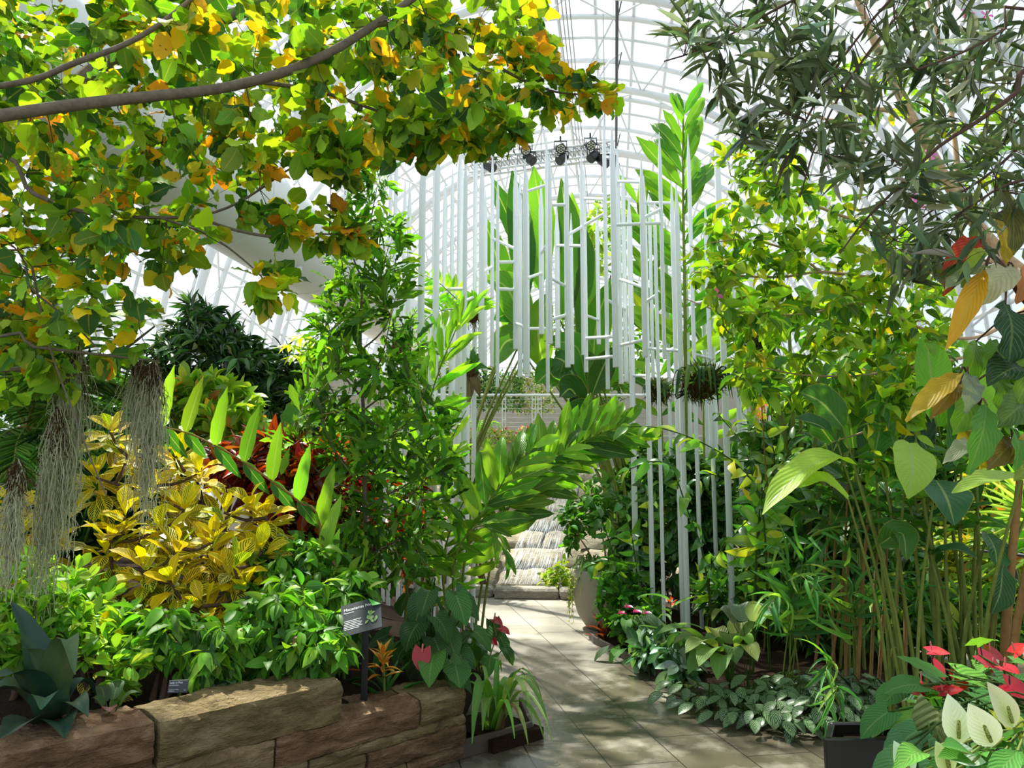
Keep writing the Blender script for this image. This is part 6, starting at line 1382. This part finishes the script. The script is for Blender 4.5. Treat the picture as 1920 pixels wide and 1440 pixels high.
gl = Geo(); whorl(gl, None, at(1620, 1265, 5.3)+V3(0, 0, .06), V3(0, 0, 1), 24, (.25, .38), .09, T_ST, pal((1, '#24442a', .2)), el=(1.1, .1)); gl.build('leaves', M['leafg'], t)
# fan palm behind
t = plant('fan_palm', at(1960, 1120, 6.4), 'fan palm with stiff bright leaves behind the canes at the right border', 'palm')
fb = at(1960, 1120, 6.4)
for c0, n in (((1935, 965, 6.2), 22), ((1985, 1000, 6.0), 16), ((1900, 1040, 6.6), 14)):
    e = P(*c0); gs = Geo(); gs.tube(curve([fb, (fb+e)/2, e], 8), .012, 6); s = gs.build('petiole', M['cane'], t); a = np.linspace(.15, 1.1, n)*math.pi+.2
    gl = Geo(); gl.leaves(T_PALM[:1], np.repeat(e[None], n, 0), np.c_[np.cos(a), np.full(n, -.25), np.sin(a)], V3(0, -1, .3), U(.5, .68, n), .045, pal((2, '#7fae4a', .2), (1, '#a8cc6a', .2))(n)); gl.build('fan', M['leaf'], s)
# ---- epiphyte basket and tag on the right tubes
def strapball(px, py, Y, r, label, n=40, straps=26):
    c = P(px, py, Y); t = plant('mounted_epiphyte', c, label, 'epiphyte')
    g = Geo(); th = np.linspace(0, np.pi, 12); pr = [(max(.001, r*math.sin(a))*U(.8, 1.0), -r*math.cos(a)*.85) for a in th]; g.lathe(pr, c, 18)
    for k in range(260):
        d = norm(R_.normal(0, 1, 3)); q = c+d*r*.95*V3(1, 1, .9); g.tube([q, q+d*.02, q+d*.03+R_.normal(0, .5, 3)*.05+V3(0, 0, -.02)], .0022, 3, cap=False)
    g.build('root_ball', M['root'], t)
    gl = Geo(); N_ = n*10; d = norm(R_.normal(0, 1, (N_, 3))+V3(0, -.2, .5)); gl.leaves(T_LN, c+d*r*V3(.9, .9, .8), norm(d*.6+R_.normal(0, .6, (N_, 3))+V3(0, 0, .1)), d, U(.05, .13, N_), .016, pal((2, '#4a6a34', .3), (1, '#7a9a44', .25), (1.4, '#5a4a30', .3))(N_)); gl.build('small_ferns', M['leaf'], t)
    for k in range(straps):
        a = U(0, 6.28); d = V3(math.cos(a), math.sin(a)*.8-.3, 0); q = c+d*r*.8+V3(0, 0, r*.4); g = Geo(); g.blade([q, q+d*r*.6+V3(0, 0, .04), q+d*r*1.0+V3(0, 0, -U(.2, .7)*r*2.8)], [.006, .013, .012, .002], fold=.4, nc=2, n=10, col=pal((2, '#2f4f34', .2), (1, '#5a7a3c', .2))(1)[0]); g.build('strap_leaf', M['leafm'], t)
strapball(1315, 718, 6.7, .17, 'big shaggy epiphyte ball with hanging strap leaves on the right tubes')
strapball(1235, 735, 7.9, .10, 'dark shaggy epiphyte clump on a tube left of the black name tag', straps=10)
strapball(1425, 650, 7.7, .12, 'brown epiphyte clump high on the rightmost tubes', straps=8)
c = P(1274, 740, 6.95); Rr = np.array([[math.cos(.5), 0, -math.sin(.5)], [0, 1, 0], [math.sin(.5), 0, math.cos(.5)]])
t = plant('name_tag', c, 'small tilted black name tag tied to a white tube below the shaggy epiphyte ball', 'sign')
g = Geo(); g.box(c, (.082, .004, .052), rot=Rr, bev=.001); g.build('panel', M['black'], t, smooth=False)
for k, (wd, z) in enumerate(((.045, .012), (.056, .004), (.03, -.012))):
    g = Geo(); o = c+V3(0, -.003, 0); g.add([o+Rr@V3(-.034, 0, z), o+Rr@V3(-.034+wd, 0, z), o+Rr@V3(-.034+wd, 0, z+.004), o+Rr@V3(-.034, 0, z+.004)], Q=[(0, 1, 2, 3)]); g.build('text_line', M['ink'], t, smooth=False)
g = Geo(); g.tube([c+V3(0, .002, .02), c+V3(.01, .10, .03)], .002, 4); g.build('tie', M['black'], t)
# ---- planter box with anthuriums and peace lilies, near right
pc = V3(1.7, 2.64, 0)
t = plant('planter_box', pc, 'low black square planter box in the near right corner', 'planter')
yb = 2.55; xl = P(1548, 1386, yb)[0]; zb_ = P(1548, 1386, yb)[2]
g = Geo()
W_, D_ = 1.3, .18; cx, cy = xl+W_/2, yb+D_/2
for ctr, sz in (((cx, yb+.012, zb_/2), (W_, .024, zb_)), ((cx+.04, yb+D_-.012, zb_/2), (W_-.08, .024, zb_)), ((xl+W_-.012, cy, zb_/2), (.024, D_-.05, zb_))):
    g = Geo(); g.box(V3(*ctr), sz, bev=.004); g.build('side_panel', M['planterbox'], t, smooth=False)
a_, b_ = V3(xl+.012, yb+.012, 0), V3(xl+.085, yb+D_-.02, 0); dd = norm(b_-a_); Rb = np.stack([V3(dd[1], -dd[0], 0), dd, V3(0, 0, 1)], 1)
g = Geo(); g.box((a_+b_)/2+V3(0, 0, zb_/2), (.02, np.linalg.norm(b_-a_), zb_), rot=Rb, bev=.003); g.build('side_panel', M['planterbox'], t, smooth=False)
g = Geo(); g.box(V3(cx+.05, cy, zb_*.5-.02), (W_-.13, D_-.05, zb_*.96)); g.build('soil', M['soil'], t, smooth=False)
C_AN2 = pal((3, '#3f8030', .15), (2, '#5a9a38', .15), (1, '#86b84a', .12), (.6, '#2c5a34', .15))
zs = zb_*.98-.02
base = V3(xl+.62, cy, zs)
t = plant('anthurium', base, 'red-flowered anthurium filling the near planter box', 'anthurium')
AL = [((1690, 1290, 2.6), (-.9, -.5, -.3), .15, '#3f8030'), ((1665, 1335, 2.5), (-1, -.2, -.5), .14, '#3a7a34'), ((1760, 1270, 2.6), (-.6, .3, .4), .15, '#4a8a34'), ((1725, 1285, 2.55), (-.8, -.2, .1), .15, '#3f7a30'), ((1800, 1265, 2.7), (.8, -.4, -.2), .20, '#6aa83c'), ((1760, 1335, 2.35), (-.4, -.4, -.8), .22, '#5a6a34'), ((1830, 1300, 2.6), (.5, -.6, -.3), .15, '#4a8a3c'), ((1720, 1370, 2.3), (-.9, -.4, -.3), .15, '#3f7a44'), ((1700, 1390, 2.25), (-.7, -.6, -.5), .15, '#447a48'), ((1870, 1270, 2.7), (.6, -.5, -.3), .15, '#2f6a34'), ((1900, 1240, 2.8), (.5, -.5, 0), .14, '#4f8f38'), ((1850, 1250, 2.85), (-.4, -.5, .2), .14, '#5f9a3c'), ((1690, 1420, 2.15), (-.8, -.5, -.4), .15, '#4a8048'), ((1770, 1400, 2.2), (-.3, -.8, -.4), .15, '#3f7a40'), ((1880, 1340, 2.4), (.3, -.8, -.5), .14, '#c0c83a'), ((1900, 1400, 2.2), (.4, -.8, -.2), .15, '#5f9a3c'), ((1820, 1420, 2.1), (.1, -.9, -.3), .15, '#4a8a3c'), ((1740, 1310, 2.7), (-.3, -.5, .3), .15, '#356a30'), ((1790, 1320, 2.7), (.3, -.7, 0), .15, '#2f6030'), ((1850, 1330, 2.7), (.5, -.6, -.2), .15, '#2f6030'), ((1680, 1355, 2.6), (-.8, -.3, 0), .13, '#5a9a3c'), ((1920, 1300, 2.6), (.6, -.6, -.2), .15, '#2f6034'), ((1750, 1430, 2.1), (-.3, -.9, -.2), .14, '#3a703c'), ((1860, 1440, 2.0), (.3, -.9, -.2), .15, '#5a9a3c'), ((1720, 1340, 2.5), (-.9, -.3, -.2), .13, '#7ab044'), ((1830, 1210, 2.9), (.2, -.5, .4), .12, '#6aa03c'), ((1780, 1380, 2.4), (.1, -.8, -.4), .16, '#2f5f34'), ((1910, 1360, 2.4), (.4, -.8, -.4), .15, '#3a7038')]
for q, d, L, c in AL:
    heart_leaf(t, base+V3(U(-.3, .4), U(-.05, .05), 0), P(*q), L*.88, L*.62, lambda n, c=c: np.array([[*lin(c), 1]]), tilt=norm(V3(*d)), r=.003)
AL2 = [((q[0]+U(-30, 30), q[1]+U(5, 45), q[2]+U(.05, .25)), V3(*d)+R_.normal(0, .3, 3), L*.8, random.choice(['#2f6030', '#3f7a34', '#5a9038', '#27522e'])) for q, d, L, c in AL]
for q, d, L, c in AL2:
    heart_leaf(t, base+V3(U(-.3, .4), U(-.05, .05), 0), P(*q), L*.88, L*.62, lambda n, c=c: np.array([[*lin(c), 1]]), tilt=norm(d), r=.003)
for q, d, L, nrm, dk in (((1742, 1222, 2.75), (.9, -.3, .05), .10, (0, -.35, 1), 0), ((1745, 1245, 2.7), (.3, -.8, -.7), .10, (0, -1, .5), 1), ((1790, 1258, 2.75), (.3, -.6, -.9), .10, (.1, -1, .3), 1), ((1680, 1292, 2.65), (-.3, -.8, -.5), .09, (-.2, -.9, .6), 1), ((1700, 1288, 2.65), (.6, -.7, -.2), .09, (.3, -.9, .5), 1), ((1730, 1280, 2.7), (-.9, -.3, .2), .09, (.1, -.2, 1), 0),
                         ((1762, 1298, 2.6), (.9, -.2, .25), .11, (-.2, -.3, 1), 0), ((1835, 1228, 2.8), (.7, -.5, -.5), .11, (.1, -.8, .7), 1), ((1850, 1220, 2.85), (.8, -.3, -.4), .10, (.2, -.6, .8), 0), ((1855, 1248, 2.8), (.5, -.7, -.4), .08, (.2, -.9, .4), 0), ((1880, 1250, 2.7), (.3, -.9, -.1), .09, (0, -.6, .9), 0), ((1885, 1282, 2.6), (.8, -.5, -.4), .12, (.1, -.8, .6), 1), ((1900, 1225, 2.75), (.5, -.3, .6), .08, (-.3, -.4, .6), 0), ((1765, 1365, 2.42), (.2, -.7, -.8), .10, (0, -1, .3), 0), ((1925, 1240, 2.6), (.6, -.5, .1), .08, (0, -.6, .8), 0)):
    spathe_flower(t, base+V3(U(-.2, .35), U(-.05, .05), 0), P(*q), L*.66, L*.6, V3(*d), C_RED, M['spx_dark'] if dk else M['spx_red'], nrm=V3(*nrm), spl=.034, sdir=V3(R_.normal(0, .2)-(.25 if dk else 0), -.25, 1), spr=.0028)
base = V3(xl+.72, cy-.02, zs)
t = plant('peace_lily', base, 'white-flowered peace lily in front of the red anthuriums in the planter box', 'peace lily')
C_WHT = pal((1, '#eef0e0', .03, 0, .5)); C_WG = pal((1, '#dfe8b8', .03, 0, 1.0))
for q, d, L, W, nrm, cf in (((1797, 1395, 2.05), (-.02, .15, 1), .165, .105, (.05, -1, .1), C_WHT), ((1862, 1400, 2.0), (-.35, .1, .8), .15, .105, (-.2, -1, .2), C_WHT), ((1900, 1365, 2.1), (-.35, .1, .9), .17, .10, (.25, -1, .1), C_WG), ((1770, 1410, 1.95), (1, -.1, -.15), .14, .08, (0, -.7, .8), C_WHT), ((1705, 1455, 1.9), (-.25, .1, .8), .11, .07, (0, -1, .3), C_WHT), ((1780, 1450, 1.9), (-.25, .1, .9), .10, .07, (.1, -1, .2), C_WG)):
    spathe_flower(t, base+V3(U(-.1, .15), U(-.03, .03), 0), P(*q), L*.72, W*.76, V3(*d), cf, M['spx_lily'], mat='spathe', nrm=V3(*nrm), spl=.048, sdir=norm(V3(*d)+V3(*nrm)*.25), spr=.0055, stem='cane')
for k in range(14):
    e = P(R_.uniform(1720, 1930), R_.uniform(1400, 1450), 2.0+U(-.1, .3)); d = norm(V3(R_.normal(0, .6), -.6, R_.normal(.2, .3))); gs = Geo(); gs.tube(curve([base, (base+e)/2+V3(0, 0, .05), e], 6), .003, 5); s = gs.build('petiole', M['cane'], t)
    g = Geo(); g.leaves(T_LN, e[None], d[None], V3(0, -.5, 1)[None], U(.14, .2), .06, pal((2, '#4f8f38', .15), (1, '#6aa844', .12))(1)); g.build('leaf', M['leafv'], s)
for px, py, Y, lb in ((1530, 1175, 6.9, 'low green undergrowth at the back of the right bed, behind the brown canes'), (1690, 1180, 6.5, 'low green undergrowth behind the sheaf of green canes'), (1830, 1190, 6.3, 'low green undergrowth behind the thick canes at the right border'), (1400, 1130, 7.5, 'low green undergrowth behind the rightmost tubes')):
    shrub('undergrowth_fern', at(px, py, Y), [(px, py-20, Y, 90, 45, .35, 60), (px+30, py-60, Y+.2, 70, 40, .3, 30)], lb, T_LN, pal((3, '#3f7030', .25), (2, '#5a8f3a', .25), (.6, '#a0b848', .2)), (.14, .24), .22, per=(8, 11), nst=4, trunk=.01)
# ---- background beyond the second path
C_BGY = pal((3, '#a8b43a', .3), (2, '#7a9a34', .3), (1, '#c8b840', .25), (1, '#4a7a2c', .3), (.3, '#d87a3a', .2))
for k, (px, Y, lb) in enumerate(((1700, 11.0, 'yellow-green shrub across the second path, behind the green canes'), (1830, 10.4, 'yellow-flowered shrub across the second path, near the black railing'), (1940, 9.8, 'bright shrub across the second path at the right border'))):
    shrub('sunny_shrub', at(px, 1100, Y), [(px, 1050, Y, 80, 75, .5, 90), (px+10, 960, Y+.6, 80, 80, .5, 60)], lb, T_EL, C_BGY, (.13, .22), .42, per=(8, 11), nst=4)
for k, (px, py, Y, ry, lb) in enumerate(((1620, 880, 12.5, 170, 'tall green tree far behind the heliconias'), (1760, 800, 13.0, 190, 'tall green tree behind the big-leaved tree, beyond the second path'), (1920, 820, 12.0, 190, 'tall green tree at the right border beyond the second path'), (1500, 820, 12.6, 110, 'green tree far behind the rightmost tubes'))):
    shrub('background_tree', at(px, 1000, Y), [(px, py, Y, 110, ry, .9, 170), (px, py+90, Y-.6, 100, 90, .7, 80)], lb, T_EL, pal((3, '#5a8a30', .3), (2, '#7aa83a', .3), (1, '#3a6a2a', .3)), (.2, .34), .4, per=(9, 12), nst=4, trunk=.06, cat='tree')
for k, (px, py, Y, ry, lb) in enumerate(((60, 820, 13.0, 150, 'green tree in front of the left glass wall, behind the palm'), (250, 800, 13.5, 110, 'green tree behind the moss strips by the left glass wall'), (690, 850, 11.5, 80, 'green tree behind the slender tree, near the terrace'))):
    shrub('background_tree', at(px, 950, Y), [(px, py, Y, 110, ry, .7, 150), (px, py+80, Y-.6, 100, 90, .6, 70)], lb, T_EL, pal((3, '#4a7a30', .3), (2, '#6a9a3a', .3), (1, '#2f5a2a', .3)), (.2, .34), .4, per=(9, 12), nst=4, trunk=.06, cat='tree')
# black railing by the second path
rp = P(1880, 1130, 8.2); t = thing('path_railing', V3(rp[0], 8.2, 0), 'black metal railing beside the second path at right, behind the canes', 'railing')
xs = [P(px, 1130, Y)[0] for px, Y in ((1840, 8.4), (1905, 8.0), (1990, 7.5))]; Ys = [8.4, 8.0, 7.5]
for x, y in zip(xs, Ys):
    g = Geo(); g.box(V3(x, y, .42), (.05, .05, .85), bev=.006); g.build('post', M['black'], t, smooth=False)
for z in (.82, .45):
    g = Geo(); g.tube([V3(x, y, z) for x, y in zip(xs, Ys)], .02, 6); g.build('rail', M['black'], t)
# working notes on the objects are not kept
for o in bpy.data.objects:
    if '_org' in o.keys(): del o['_org']
